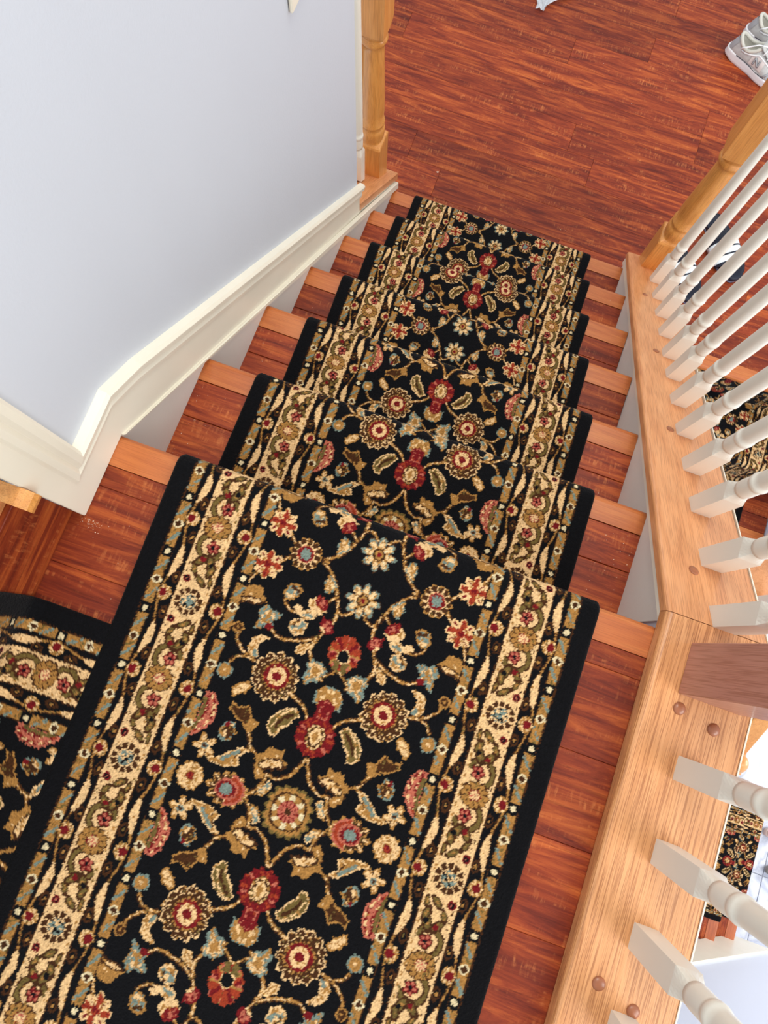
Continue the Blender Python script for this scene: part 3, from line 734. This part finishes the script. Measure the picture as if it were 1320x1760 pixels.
XC0, XC1 = .803, .946
kw = [(-1.02, .002), (.022, .002), (1.305, cap_top(1.305) - .028), (1.305, FLOOR), (1.14, FLOOR), (1.14, -3.42), (-1.02, -3.42)]
structure(prism_yz('wall_right', kw, .816, .9445, M_WALLW, warp=warp))
sk = thing('right_skirting', (.81, .4, -.3), 'white triangular skirt board below the sloping oak cap on the right of the stairs', 'skirting board')
prism_yz('skirt_board', [(0.012, .0), (1.30, SLOPE * 1.30 + .006), (1.30, FLOOR + .004), (1.2, FLOOR + .004), (0.012, -.30)], .812, .8165, M_SKIRT, sk, warp=warp)
prism_yz('cover_strip', [(.010, .0), (1.30, SLOPE * 1.30 + .012), (1.30, cap_top(1.30) - .029), (.010, .015)], .804, .816, M_TRIM, sk, bev=.0018, warp=warp)

rl = thing('stair_railing', (.87, .4, -.3), 'white turned balusters on oak cap, along the right of stairs and landing', 'railing')
cap_prism('sloping_cap', cap_top, .0225, 1.312, XC0, XC1, .028, M_OAKC, rl, segs=12)
cap_prism('landing_plate', lambda y: .03, -1.02, .0215, XC0, XC1, .028, M_OAKY, rl, use_warp=False)
prism_yz('edge_trim', [(.0225, .001), (1.31, cap_top(1.31) - .029), (1.31, cap_top(1.31) - .001), (.0225, .029)], XC1 + .0002, XC1 + .0022, M_TRIM, rl, warp=warp)
box('edge_trim', XC1 + .0002, XC1 + .0022, -1.02, .0215, .0, .029, M_TRIM, rl)
BX = .8825
ups = [1.143, 1.031, .925, .820, .720, .632, .535, .436, .337, .240, .134, .037]
for i, y in enumerate(ups):
    put(ME_BAL_S, 'baluster', (BX + float(dxs(y)), y, cap_top(y) - .001), rl)
for y in (-.170, -.2775, -.381, -.485, -.59, -.695, -.80): put(ME_BAL_F, 'baluster', (BX, y, .029), rl)
me = newel_mesh('newel_post', .175, .535, .86, cut=-.875)
put(me, 'newel_post', (.891, 1.262, cap_top(1.262) - .002), rl)
o = box('newel_post', .845, .93, -.0785, -.0085, .03, 1.22, M_OAKD, rl, bev=.0012)
for (x, y, c) in ((.8405, .105, 0), (.843, .43, 0), (.842, .72, 0), (.838, 1.02, 0)): plug(x + .012, y, cap_top(y), .0075, rl, cut=-.875)
for (x, y) in ((.852, -.097), (.902, -.108), (.844, -.447), (.893, -.463), (.85, -.75)): plug(x, y, .030, .0085, rl)
# handrails (above and outside the picture, over the balusters)
cap_prism('handrail', lambda y: cap_top(y) + .80, -.0, 1.225, .853, .913, .055, M_OAKZ, rl, segs=2)
cap_prism('handrail', lambda y: .86, -1.02, -.079, .853, .913, .055, M_OAKZ, rl, use_warp=False)

# left low end past the wall: cap, one baluster, newel
r2 = thing('short_stair_railing', (-.06, 1.15, -1), 'oak newel and white baluster on short oak cap where blue wall ends', 'railing')
cap_prism('sloping_cap', lambda y: cap_top(y) + .002, WY1 + .001, 1.312, -.135, .003, .034, M_OAKC, r2, segs=4)
o = r2.children[0]
me = newel_mesh('newel_post', .165, .545, .86, cut=-.875)
put(me, 'newel_post', (-.0535, 1.245, cap_top(1.245) + .0), r2)
put(ME_BAL_S, 'baluster', (-.059, 1.138, cap_top(1.130) + .001), r2)
put(ME_BAL_S, 'baluster', (-.059, 1.030, cap_top(1.030) + .001), r2)

# ------------------------------------------------------------------ lower floor of planks
fl = structure(box('floor', -1.6, 3.2, 1.181, 3.9, FLOOR - .10, FLOOR - .0125, M_DARK))
random.seed(11)
yy0 = 1.145; row = 0
ends = {}
y = 1.197
def floor_row(y0, y1, x0, x1, cuts):
    xs = [x0] + sorted(c for c in cuts if x0 + .05 < c < x1 - .05) + [x1]
    for a, b in zip(xs[:-1], xs[1:]): box('plank', a + .0003, b - .0003, y0 + .0003, y1 - .0003, FLOOR - .012, FLOOR - random.random() * .0003, MW_RX, fl, bev=.0007)
nosing(fl, .9465, 2.1, 1.14, FLOOR + .001, M_NOSE, depth=.052, th=.03, flip=-1)
known = {6: [.71 - 1.2, .99, ], 7: [.99 - 1.2, .99], 8: [.42, .42 + 1.2], 9: [.71, .71 - 1.2, 1.9]}
for r in range(0, 23):
    y0 = 1.193 + r * .1195
    x0 = .9465 if y0 < 1.31 - .11 else (-1.6 if y0 > 1.29 else .9465)
    st = random.random() * 1.2
    cuts = known.get(r, [st - 2.4, st - 1.2, st, st + 1.2, st + 2.4])
    if y0 < 1.25:
        floor_row(y0, y0 + .1195, .9465, 3.2, cuts)
    else: floor_row(y0, y0 + .1195, -1.6, 3.2, cuts)
box('plank', -.002, .93, 1.245, 1.312, FLOOR - .012, FLOOR, MW_RX, fl, bev=.001)

# ------------------------------------------------------------------ the next flight down, on the other side of the railing
X2a, X2b = .947, 1.775
low = thing('lower_staircase', (1.36, .4, -2.2), 'lower flight of red plank stairs seen between the white balusters on the right', 'staircase')
Y2 = [1.14 - RUN * k for k in range(0, 7)]
for k in range(1, 7):
    z = FLOOR - RISE * k; yf = Y2[k]
    t = sub(low, 'tread', (1.36, yf, z))
    nosing(t, X2a, X2b, yf, z, M_NOSE, depth=.048, flip=-1)
    yb = Y2[k - 1] + .026
    box('plank', X2a, X2b, yf + .049, yf + .115, z - .013, z - .001, MW_RX, t, bev=.0009)
    box('plank', X2a, X2b, yf + .116, yb, z - .013, z - .001, MW_RX, t, bev=.0009)
    box('support_board', X2a, X2b, yf + .03, yb, z - .03, z - .0135, M_DARK, t)
ZL2 = FLOOR - RISE * 7
for k in range(0, 7):
    z1 = FLOOR - RISE * k; box('riser', X2a, X2b, Y2[k] + .0265, Y2[k] + .04, z1 - RISE - .012, z1 - .0265, MW_RX, low, bev=.0008)
l2 = thing('lower_landing', (1.6, -.6, ZL2), 'lowest landing of red planks, down past the oak landing plate', 'landing')
X3 = [2.30 + RUN * k for k in range(4)]                  # nosing fronts of the last steps, which turn to the right
ysl = -.16
for i in range(8):
    box('plank', X2a, X3[0] - .047, ysl - .12 * (i + 1) + .0006 if i < 7 else -1.02, ysl - .12 * i - .0006, ZL2 - .012, ZL2, MW_RX, l2, bev=.001)
nosing(l2, -1.02, -.16, X3[0], ZL2, M_NOSEY, depth=.046, axis='X')
box('subfloor', X2a, X3[0] - .04, -1.02, -.115, ZL2 - .04, ZL2 - .0125, M_DARK, l2)
st3 = thing('foyer_staircase', (2.6, -.6, ZL2 - .3), 'last red steps down to the marble floor, past the oak landing plate', 'staircase')
for k in range(1, 4):
    z = ZL2 - RISE * k; xf = X3[k]
    t = sub(st3, 'tread', (xf, -.6, z))
    nosing(t, -1.02, -.16, xf, z, M_NOSEY, depth=.06, axis='X')
    box('plank', X3[k - 1] - .026, xf - .061, -1.02, -.16, z - .013, z - .001, MW_RY, t, bev=.0009)
    box('support_board', X3[k - 1] - .026, xf - .03, -1.02, -.16, z - .03, z - .0135, M_DARK, t)
ZF = ZL2 - RISE * 4
for k in range(0, 4):
    z1 = ZL2 - RISE * k; box('riser', X3[k] - .04, X3[k] - .0265, -1.02, -.16, z1 - RISE - .005, z1 - .0265, MW_RY, st3, bev=.0008)

# foyer floor in marble tiles, foyer walls
ff = structure(box('floor', 1.9, 6.2, -1.9, 2.4, ZF - .2, ZF - .0102, plain('grout', (196, 200, 212), .8)))
tile_me = None
T = .457
for i in range(-1, 9):
    for j in range(-4, 5):
        x = 1.98 + i * T; y = -.42 + j * T
        if x < 2.2 or x > 5.9 or y < -1.9 + T / 2 - .2 or y > 2.2: continue
        if tile_me is None:
            o = box('tile', -T / 2 + .002, T / 2 - .002, -T / 2 + .002, T / 2 - .002, -.010, 0, M_MARBLE, None, bev=.001); tile_me = o.data; o.parent = ff; o.location = (x, y, ZF)
        else:
            o = bpy.data.objects.new('tile', tile_me); COL.objects.link(o); o.parent = ff; o.location = (x, y, ZF)
structure(box('wall_front', X2a, 6.2, -1.14, -1.0205, ZF - .1, -.005, M_WALLW))
bs = thing('foyer_skirting', (2.6, -1.0, ZF + .3), 'white baseboard along the foyer wall beside the last red steps', 'skirting board')
pl_ = [(X3[0] - .2, ZL2), (X3[0], ZL2), (X3[3] + .05, ZF + .06), (6.1, ZF + .0), (6.1, ZF + .13), (X3[3] + .22, ZF + .13), (X3[0], ZL2 + .20), (X3[0] - 1.3, ZL2 + .20), (X3[0] - 1.3, ZL2)]
bm = bmesh.new()
a = [bm.verts.new((p[0], -1.020, p[1])) for p in pl_]; b = [bm.verts.new((p[0], -1.006, p[1])) for p in pl_]
bm.faces.new(a); bm.faces.new(b[::-1])
for i in range(len(pl_)): bm.faces.new((a[i], a[(i + 1) % len(pl_)], b[(i + 1) % len(pl_)], b[i]))
bm_out(bm, 'base_board', M_TRIM, bs)

# right side of the lower flight: skirt, oak cap, balusters, ball-topped newel
def cap2(y): return FLOOR + .055 + (y - 1.14) * (RISE / RUN)
kn = thing('lower_kneewall', (1.83, .5, -2.2), 'oak-capped low wall and balusters beside the lower flight, at right edge', 'railing')
prism_yz('wall_panel', [(-.16, cap2(-.16) - .03), (1.14, cap2(1.14) - .03), (1.14, ZL2 - .7), (-.16, ZL2 - .7)], 1.779, 1.90, M_WALLW, kn)
prism_yz('cover_strip', [(-.16, cap2(-.16) - .055), (1.14, cap2(1.14) - .055), (1.14, cap2(1.14) - .0305), (-.16, cap2(-.16) - .0305)], 1.766, 1.778, M_TRIM, kn, bev=.0015)
cap_prism('sloping_cap', cap2, -.16, 1.14, 1.763, 1.905, .028, M_OAKC, kn, use_warp=False, segs=2)
ME_BAL_U = baluster_mesh(.892, top=.575)
for i in range(11): put(ME_BAL_U, 'baluster', (1.868, 1.06 - i * .107, cap2(1.06 - i * .107) - .001), kn)
me = newel_mesh('newel_post', .20, .68, .91)
nw = put(me, 'newel_post', (1.884, -.105, ZL2), kn)
cap_prism('handrail', lambda y: cap2(y) + .635, -.066, 1.14, 1.852, 1.917, .055, M_OAKZ, kn, use_warp=False, segs=2)

# ------------------------------------------------------------------ carpets
def step_path(ystart, nosY, nosZ, zlast, ylast, start_flat=True, first_z=None):
    p = []
    if start_flat: p.append((ystart, nosZ[0] + .009))
    for k, (y, z) in enumerate(zip(nosY, nosZ)):
        zn = nosZ[k + 1] if k + 1 < len(nosZ) else zlast
        if start_flat or k > 0:
            p += [(y - .014, z + .009), (y - .006, z + .0075), (y + .001, z + .003), (y + .0055, z - .004), (y + .0065, z - .012), (y + .004, z - .024), (y - .004, z - .034), (y - .014, z - .040), (y - .0175, z - .050)]
        else: p += [(y - .0175, z - .034)]
        if k + 1 < len(nosZ) or ylast is not None:
            p += [(y - .0175, zn + .019), (y - .0150, zn + .012), (y - .009, zn + .009)]
        else: p += [(y - .0175, zn + .002)]
    if ylast is not None: p.append((ylast, zlast + .009))
    return p
def lerp_fn(ys, xs): return lambda y: np.interp(y, ys, xs)
yk = [-.86, -.25, 0, .2216, .4285, .636, .848, 1.061, 1.277]
clf = lerp_fn(yk, [.102, .102, .0966, .0987, .0959, .0898, .0845, .0894, .0899])
crf = lerp_fn(yk, [.7225, .7225, .7227, .7185, .7165, .7085, .7083, .7075, .7106])
pA = step_path(-.86, YN, ZN, FLOOR, None)
o = make_runner('long black floral runner with cream borders down the middle of main stairs', pA, clf, crf, .0016, .0016, -.86 + .3922, 1.0, root_loc=(.41, .2, 0), seed=2)
# runner of the flight that climbs to the left; it stops against the edge of the long one
pB = [(-.1030, .0120), (-.012, .0125), (-.005, .015), (.0015, .021), (.0035, .030), (.0035, .150), (-.004, .165), (-.012, .180), (-.008, .196), (.004, .199), (.25, .199)]
make_runner('shorter black floral runner at left edge, on landing and first riser', pB, lambda y: np.full(len(y), -.872), lambda y: np.full(len(y), -.2495), .0018, .0018, .045, 1.0,
            to_world=lambda c: np.stack([-c[:, 1], c[:, 0], c[:, 2]], -1), root_loc=(.0, -.56, .01), seed=3)
pC = step_path(0, [RUN * k for k in range(7)], [FLOOR - RISE * k for k in range(7)], ZL2, 1.40, start_flat=False)
make_runner('black floral runner on lower flight, seen between the right balusters', pC, lambda y: np.full(len(y), X2a + .098), lambda y: np.full(len(y), X2a + .720), .0042, .0036, .10, 1.0,
            to_world=lambda c: np.stack([c[:, 0], 1.14 - c[:, 1], c[:, 2]], -1), root_loc=(1.35, .4, -2.0), seed=4)
pD = step_path(-1.2, [RUN * k for k in range(4)], [ZL2 - RISE * k for k in range(4)], ZF, None)
make_runner('black floral runner on the last steps above the marble floor', pD, lambda y: np.full(len(y), -.905), lambda y: np.full(len(y), -.283), .0046, .004, .02, 1.0,
            to_world=lambda c: np.stack([c[:, 1] + X3[0], c[:, 0], c[:, 2]], -1), root_loc=(2.4, -.6, ZL2), seed=5)

# ------------------------------------------------------------------ shoes
M_SW = plain('sneaker_white_rubber', (236, 236, 238), .45, spec=.4)
M_SM = plain('sneaker_grey_mesh', (196, 196, 194), .8, bump=.5, bscale=900, var=.1, vscale=60)
M_SG = plain('sneaker_silver_panel', (166, 168, 172), .4)
M_SP = plain('sneaker_pale_panel', (214, 204, 200), .55)
M_SL = plain('sneaker_lining', (206, 203, 192), .9, bump=.4, bscale=700)
M_SB = plain('sneaker_dark_line', (74, 72, 82), .6)
def footprint(n=40, L=.295, w=.05):
    pts = []
    for k in range(n):
        t = 2 * math.pi * k / n
        x = L / 2 - L / 2 * math.cos(t)
        f = x / L
        hw = w * (.72 + .30 * math.sin(math.pi * min(1, max(0, (f - .25) / .9))) - .10 * math.exp(-((f - .42) / .13) ** 2))
        e = abs(math.sin(t)) ** .62
        pts.append((x, -math.copysign(1, math.sin(t)) * hw * e + .006 * math.sin(f * 3)))
    return pts
def build_shoe(name, label, loc, rot, group, mats=None, lift=0.0, letter=True):
    mu, mo, mp, ml = mats or (M_SM, M_SW, M_SP, M_SL)
    root = thing(name, loc, label, 'shoe', group); root.rotation_euler = (0, 0, rot)
    def add(me, nm, mat, smooth=True):
        me.materials.append(mat)
        if smooth: me.polygons.foreach_set('use_smooth', [True] * len(me.polygons))
        o = bpy.data.objects.new(nm, me); COL.objects.link(o); o.parent = root; return o
    fp = footprint(); n = len(fp); L = .295
    # sole: rocker bottom, flared, with a notched edge under the heel
    rings = []
    for z, s in ((0, .93), (.004, 1.0), (.012, 1.03), (.022, 1.0), (.030, 1.02), (.034, .98)):
        ring = []
        for i, (x, y) in enumerate(fp):
            f = x / L; lift_ = .012 * max(0, (f - .8) / .2) ** 2 + .006 * max(0, (.12 - f) / .12)
            thick = 1.15 - .35 * f
            notch = (.0025 if (i % 3 == 0 and z < .013) else 0)
            ring.append((L / 2 + (x - L / 2) * (s - notch * 3), y * (s - notch * 6), z * thick + lift_ * (1 - z / .04)))
        rings.append(ring)
    V, F = loft(rings); add(mesh('sole', V, F), 'sole', mo)
    def top(i):
        x, y = fp[i]; f = x / L
        if f < .44:
            u = f / .44; return (.024 + (.125 - .024) * u, y / (abs(y) + 1e-6) * .026 * math.sqrt(max(0, 1 - (2 * u - 1) ** 2)) if abs(y) > 1e-6 else 0, .098 - .030 * math.sin(math.pi * u) + .012 * u)
        return (min(x, L - .03) - .004, y * (.18 - .10 * (f - .44)), .094 - .072 * ((f - .44) / .56) ** .85)
    def surf(i, l):
        i0 = int(math.floor(i)) % n; i1 = (i0 + 1) % n; fr = i - math.floor(i)
        def one(k):
            x, y = fp[k]; tx, ty, tz = top(k); b0 = .033 * (1.12 - .3 * x / L)
            q = math.sin(l * math.pi / 2) ; e = l
            bulge = 1 + .10 * math.sin(math.pi * l)
            return Vector((x * .975 + .004 + (tx - x) * e ** 1.6, (y * .95 + (ty - y) * e ** 1.7) * bulge, b0 - .004 + (tz - b0 + .004) * (q if x / L > .44 else l)))
        return one(i0) * (1 - fr) + one(i1) * fr
    rings = [[surf(i, l) for i in range(n)] for l in (0, .15, .3, .45, .6, .75, .88, .96, 1)]
    V, F = loft(rings, close_ends=False); add(mesh('upper', V, F), 'upper', mu)
    # padded collar and lining
    col = [Vector(top(i)) for i in range(n) if fp[i][0] / L < .44]
    idx = [i for i in range(n) if fp[i][0] / L < .44]
    order = sorted(idx, key=lambda i: (i + n // 2) % n); loopc = [Vector(top(i)) for i in order]
    me = tube_mesh(loopc + [loopc[0]], .0062, 8); add(me, 'collar', ml)
    inner = [[Vector((p.x, p.y * .8, p.z)) for p in loopc], [Vector((p.x * .97 + .002, p.y * .95, .062)) for p in loopc], [Vector((p.x, p.y * .9, .036)) for p in loopc], [Vector((.075 + (p.x - .075) * .1, p.y * .1, .035)) for p in loopc]]
    V, F = loft(inner, close_ends=False); add(mesh('lining', V, F), 'lining', ml)
    # tongue
    V, F = loft([[Vector((.112 + .02 * t, math.cos(a) * .021, .112 - .012 * t + math.sin(a) * .004)) for a in [2 * math.pi * k / 10 for k in range(10)]] for t in (0, 1, 2, 3)])
    add(mesh('tongue', V, F), 'tongue', mu)
    # laces: rungs across and one long loose end with a loop
    for k in range(5):
        x = .135 + .021 * k; z = .104 - .0095 * k
        add(tube_mesh([Vector((x, -.026 + .001 * k, z - .010)), Vector((x + .004, -.010, z + .003)), Vector((x + .006, .010, z + .003)), Vector((x + .012, .026, z - .010))], .0024, 6), 'lace', M_SW)
    if letter:
        add(tube_mesh([Vector((.14, .0, .112)), Vector((.10, -.02, .112)), Vector((.065, -.036, .090)), Vector((.052, -.040, .080))], .0024, 6), 'lace', M_SW)
        add(tube_mesh([Vector((.14, 0, .112)) + Vector((math.cos(a) * .028 + .012, math.sin(a) * .022 + .030, .006 + .004 * math.sin(a * 2))) for a in [2 * math.pi * k / 14 for k in range(15)]], .0024, 6), 'lace', M_SW)
        # overlays and letter on the outer side, following the surface
        side = [i for i in range(n) if fp[i][1] < 0]
        def S(u, l, off=.0012):                      # u: metres along the shoe, outer side
            cand = sorted(((fp[i][0], i) for i in side))
            for (xa, ia), (xb, ib) in zip(cand[:-1], cand[1:]):
                if xa <= u <= xb:
                    fr = (u - xa) / (xb - xa); p = surf(ia, l) * (1 - fr) + surf(ib, l) * fr; return p + Vector((0, -off, off * .7))
            return surf(cand[-1][1], l)
        gx = [.10, .115, .13, .145, .16]; gl = [.18, .3, .42, .54, .66]
        V = [S(a, b, .0016) for b in gl for a in gx]; F = [(r * 5 + c, r * 5 + c + 1, (r + 1) * 5 + c + 1, (r + 1) * 5 + c) for r in range(4) for c in range(4)]
        add(mesh('side_panel', V, F), 'side_panel', mp)
        strokes = [[(.118, .26), (.118, .58)], [(.118, .58), (.140, .26)], [(.140, .26), (.140, .58)]]
        for st in strokes:
            pts = [S(st[0][0] + (st[1][0] - st[0][0]) * t / 5, st[0][1] + (st[1][1] - st[0][1]) * t / 5, .0022) for t in range(6)]
            add(tube_mesh(pts, .0034, 6), 'letter_outline', M_SB)
            pts2 = [p + Vector((0, -.0016, .0018)) for p in pts]
            add(tube_mesh(pts2, .0023, 6), 'letter', M_SG)
        for l, m_, r in ((.08, M_SB, .0014), (.72, M_SW, .003)):
            add(tube_mesh([S(.045 + .02 * k, l + .05 * math.sin(k)) for k in range(8)], r, 6), 'overlay', m_)
        for u in (.19, .215, .24):
            add(tube_mesh([S(u - .012 + .006 * k, .15 + .14 * k, .001) for k in range(5)], .0035, 6), 'overlay', M_SG if u < .2 else M_SW)
        V = [S(a, b, .0018) for b in (.2, .4, .6, .8) for a in (.19, .205, .225, .245)]; F = [(r * 4 + c, r * 4 + c + 1, (r + 1) * 4 + c + 1, (r + 1) * 4 + c) for r in range(3) for c in range(3)]
        add(mesh('toe_panel', V, F), 'toe_panel', M_SG)
        for i0 in (1, ):
            V = [surf(i, l) + Vector((-.0015, 0, .001)) for l in (.1, .35, .6, .8) for i in (n - 3, n - 2, n - 1, 0, 1, 2, 3)]
            F = [(r * 7 + c, r * 7 + c + 1, (r + 1) * 7 + c + 1, (r + 1) * 7 + c) for r in range(3) for c in range(6)]
            V = [Vector((p.x - .0008, p.y * 1.03, p.z)) for p in V]
            add(mesh('heel_panel', V, F), 'heel_panel', M_SG)
    return root
def tube_mesh(pts, r, seg=6):
    rings = []
    for i, p in enumerate(pts):
        p = Vector(p); d = (Vector(pts[min(i + 1, len(pts) - 1)]) - Vector(pts[max(i - 1, 0)]))
        d = d.normalized() if d.length > 1e-7 else Vector((1, 0, 0))
        up = Vector((0, 0, 1)) if abs(d.z) < .9 else Vector((1, 0, 0)); a = d.cross(up).normalized(); b = d.cross(a).normalized()
        rings.append([p + a * math.cos(2 * math.pi * k / seg) * r + b * math.sin(2 * math.pi * k / seg) * r for k in range(seg)])
    V, F = loft(rings); return mesh('tube', V, F)

SHR = math.radians(-20)
build_shoe('sneaker', 'grey and white running shoe with a letter N on its side, nearer the stairs', (.978, 2.425, FLOOR), SHR, 'pair of grey running shoes')
build_shoe('sneaker', 'grey and white running shoe behind the one whose letter N shows', (1.022, 2.530, FLOOR), SHR + .05, 'pair of grey running shoes')
MP = plain('pale_pink_shoe', (232, 208, 200), .5); MG_ = plain('grey_shoe', (150, 146, 142), .6)
build_shoe('slip_on_shoe', 'pale pink shoe heel on the marble floor at the right edge', (3.06, -.405, ZF), .1, None, (MP, MP, MP, MP), letter=False)
build_shoe('slip_on_shoe', 'grey shoe heel on the marble floor, below the pink one at the right edge', (3.12, -.605, ZF), .1, None, (MG_, MG_, MG_, MG_), letter=False)

M_SLB = plain('slide_rubber', (27, 31, 46), .55, bump=.1, bscale=300, spec=.35); M_SLS = plain('slide_sole_edge', (104, 110, 134), .5); M_WS = plain('white_stripe', (232, 240, 242), .5)
def slide(label, loc, rot, group):
    root = thing('slide_sandal', loc, label, 'sandal', group); root.rotation_euler = (0, 0, rot)
    def add(V, F, nm, mat):
        me = mesh(nm, V, F); me.materials.append(mat); me.polygons.foreach_set('use_smooth', [True] * len(me.polygons))
        o = bpy.data.objects.new(nm, me); COL.objects.link(o); o.parent = root; return o
    fp = footprint(44, .285, .052)
    def ring(z, s): return [(.1425 + (x - .1425) * s, y * s, z + .007 * (1 if abs(y) > .03 else 0) * (z > .02)) for x, y in fp]
    V, F = loft([ring(0, .95), ring(.004, .99), ring(.013, 1.0)]); add(V, F, 'outsole', M_SLS)
    V, F = loft([ring(.0132, 1.0), ring(.026, 1.0), ring(.031, .97), ring(.029, .90), ring(.025, .80)]); add(V, F, 'footbed', M_SLB)
    def band(x0, x1, off, nm, mat, th=.004):
        rows = []
        for i in range(7):
            t = i / 6; x = x0 + (x1 - x0) * t
            hgt = .060 - .020 * (x - .13) / .09 + off
            prof = [Vector((x + .006 * math.sin(a), -math.cos(a) * (.054 + off), .014 + math.sin(a) ** .8 * hgt)) for a in [math.pi * k / 16 for k in range(17)]]
            prof += [Vector((p.x, p.y * (1 - th / .054), p.z - th if p.z > .02 else p.z)) for p in reversed(prof)]
            rows.append(prof)
        V, F = loft(rows); return add(V, F, nm, mat)
    band(.130, .222, 0, 'strap', M_SLB)
    for k in range(3): band(.143 + .025 * k, .162 + .025 * k, .0016, 'stripe', M_WS, th=.0014)
    return root
sl_rot = math.atan2(1.505 - 1.72, 1.245 - 1.09)
slide('black slide sandal with three white stripes, the farther right one seen between the balusters', (1.085, 1.722, FLOOR), sl_rot, 'pair of striped slides')
slide('black slide sandal with three white stripes, mostly hidden by the first white balusters', (.958, 1.585, FLOOR), sl_rot, 'pair of striped slides')

# ------------------------------------------------------------------ tissue and crumbs
M_TIS = plain('tissue_paper', (238, 242, 246), .8)
bm = bmesh.new(); g = 13; vv = {}
rt = random.Random(4)
for i in range(g):
    for j in range(g):
        u, v = i / (g - 1), j / (g - 1)
        x = (u - .5) * (.03 + .26 * v) + .01 * math.sin(9 * v + 3 * u); y = v * .20
        z = .004 + .022 * abs(math.sin(7 * u + 4 * v)) * (.3 + v) * rt.uniform(.5, 1.2) + .003 * rt.random()
        vv[i, j] = bm.verts.new((x + rt.uniform(-.003, .003), y + rt.uniform(-.003, .003), z))
for i in range(g - 1):
    for j in range(g - 1): bm.faces.new((vv[i, j], vv[i + 1, j], vv[i + 1, j + 1], vv[i, j + 1]))
r_ = bmesh.ops.solidify(bm, geom=list(bm.faces), thickness=.0008)
o = bm_out(bm, 'tissue', M_TIS); o.location = (.247, 2.335, FLOOR + .001); o.rotation_euler = (0, 0, -.10)
tag(o, 'crumpled white tissue on the red floor, cut by the top edge of the photo', 'tissue')

V = []; F = []
rc = random.Random(9)
def chip(x, y, z, s):
    b = len(V)
    for q in range(4):
        a = rc.random() * 6.28; V.append((x + math.cos(a) * s * rc.uniform(.5, 1.3), y + math.sin(a) * s * rc.uniform(.5, 1.3), z + (s * .7 if q == 3 else .0002)))
    F.extend([(b, b + 1, b + 2), (b, b + 1, b + 3), (b + 1, b + 2, b + 3), (b + 2, b, b + 3)])
for _ in range(60): chip(rc.gauss(.018, .010), -.127 - abs(rc.gauss(0, .007)), .0032, rc.uniform(.0004, .0011))
for _ in range(14): chip(rc.uniform(.0, .09), rc.uniform(-.24, -.02), .0034, rc.uniform(.0003, .0007))
for _ in range(34): chip(rc.uniform(.003, .03) + rc.random() ** 3 * .06, rc.uniform(.0, .20), ZN[1] + .0002, rc.uniform(.0004, .0011))
for _ in range(36): chip(.808 - abs(rc.gauss(0, .03)), rc.uniform(.01, .17), ZN[1] + .0002, rc.uniform(.0004, .001))
for k in range(2, 7):
    for _ in range(10): chip(rc.choice([rc.uniform(.004, .08), rc.uniform(.74, .808)]), rc.uniform(YN[k - 1], YN[k] - .03), ZN[k] + .0002, rc.uniform(.0005, .0012))
for (x, y, s) in ((.105, 1.532, .004), (.70, 2.07, .0018), (.30, 1.93, .0018), (.36, 2.03, .0018), (.20, 2.29, .002), (.36, 2.31, .002), (.55, 2.2, .0014), (.78, 2.2, .0016), (.60, 1.47, .003), (.62, 1.475, .002)): chip(x, y, FLOOR + .0004, s)
for _ in range(40): chip(rc.uniform(0, 1.2), rc.uniform(1.4, 2.6), FLOOR + .0004, rc.uniform(.0004, .0012))
me = mesh('sawdust', V, F); o = link(me, 'sawdust', M_CHIP); o['kind'] = 'stuff'
tag(o, 'pale crumbs of sawdust scattered on the red planks and steps', 'sawdust')
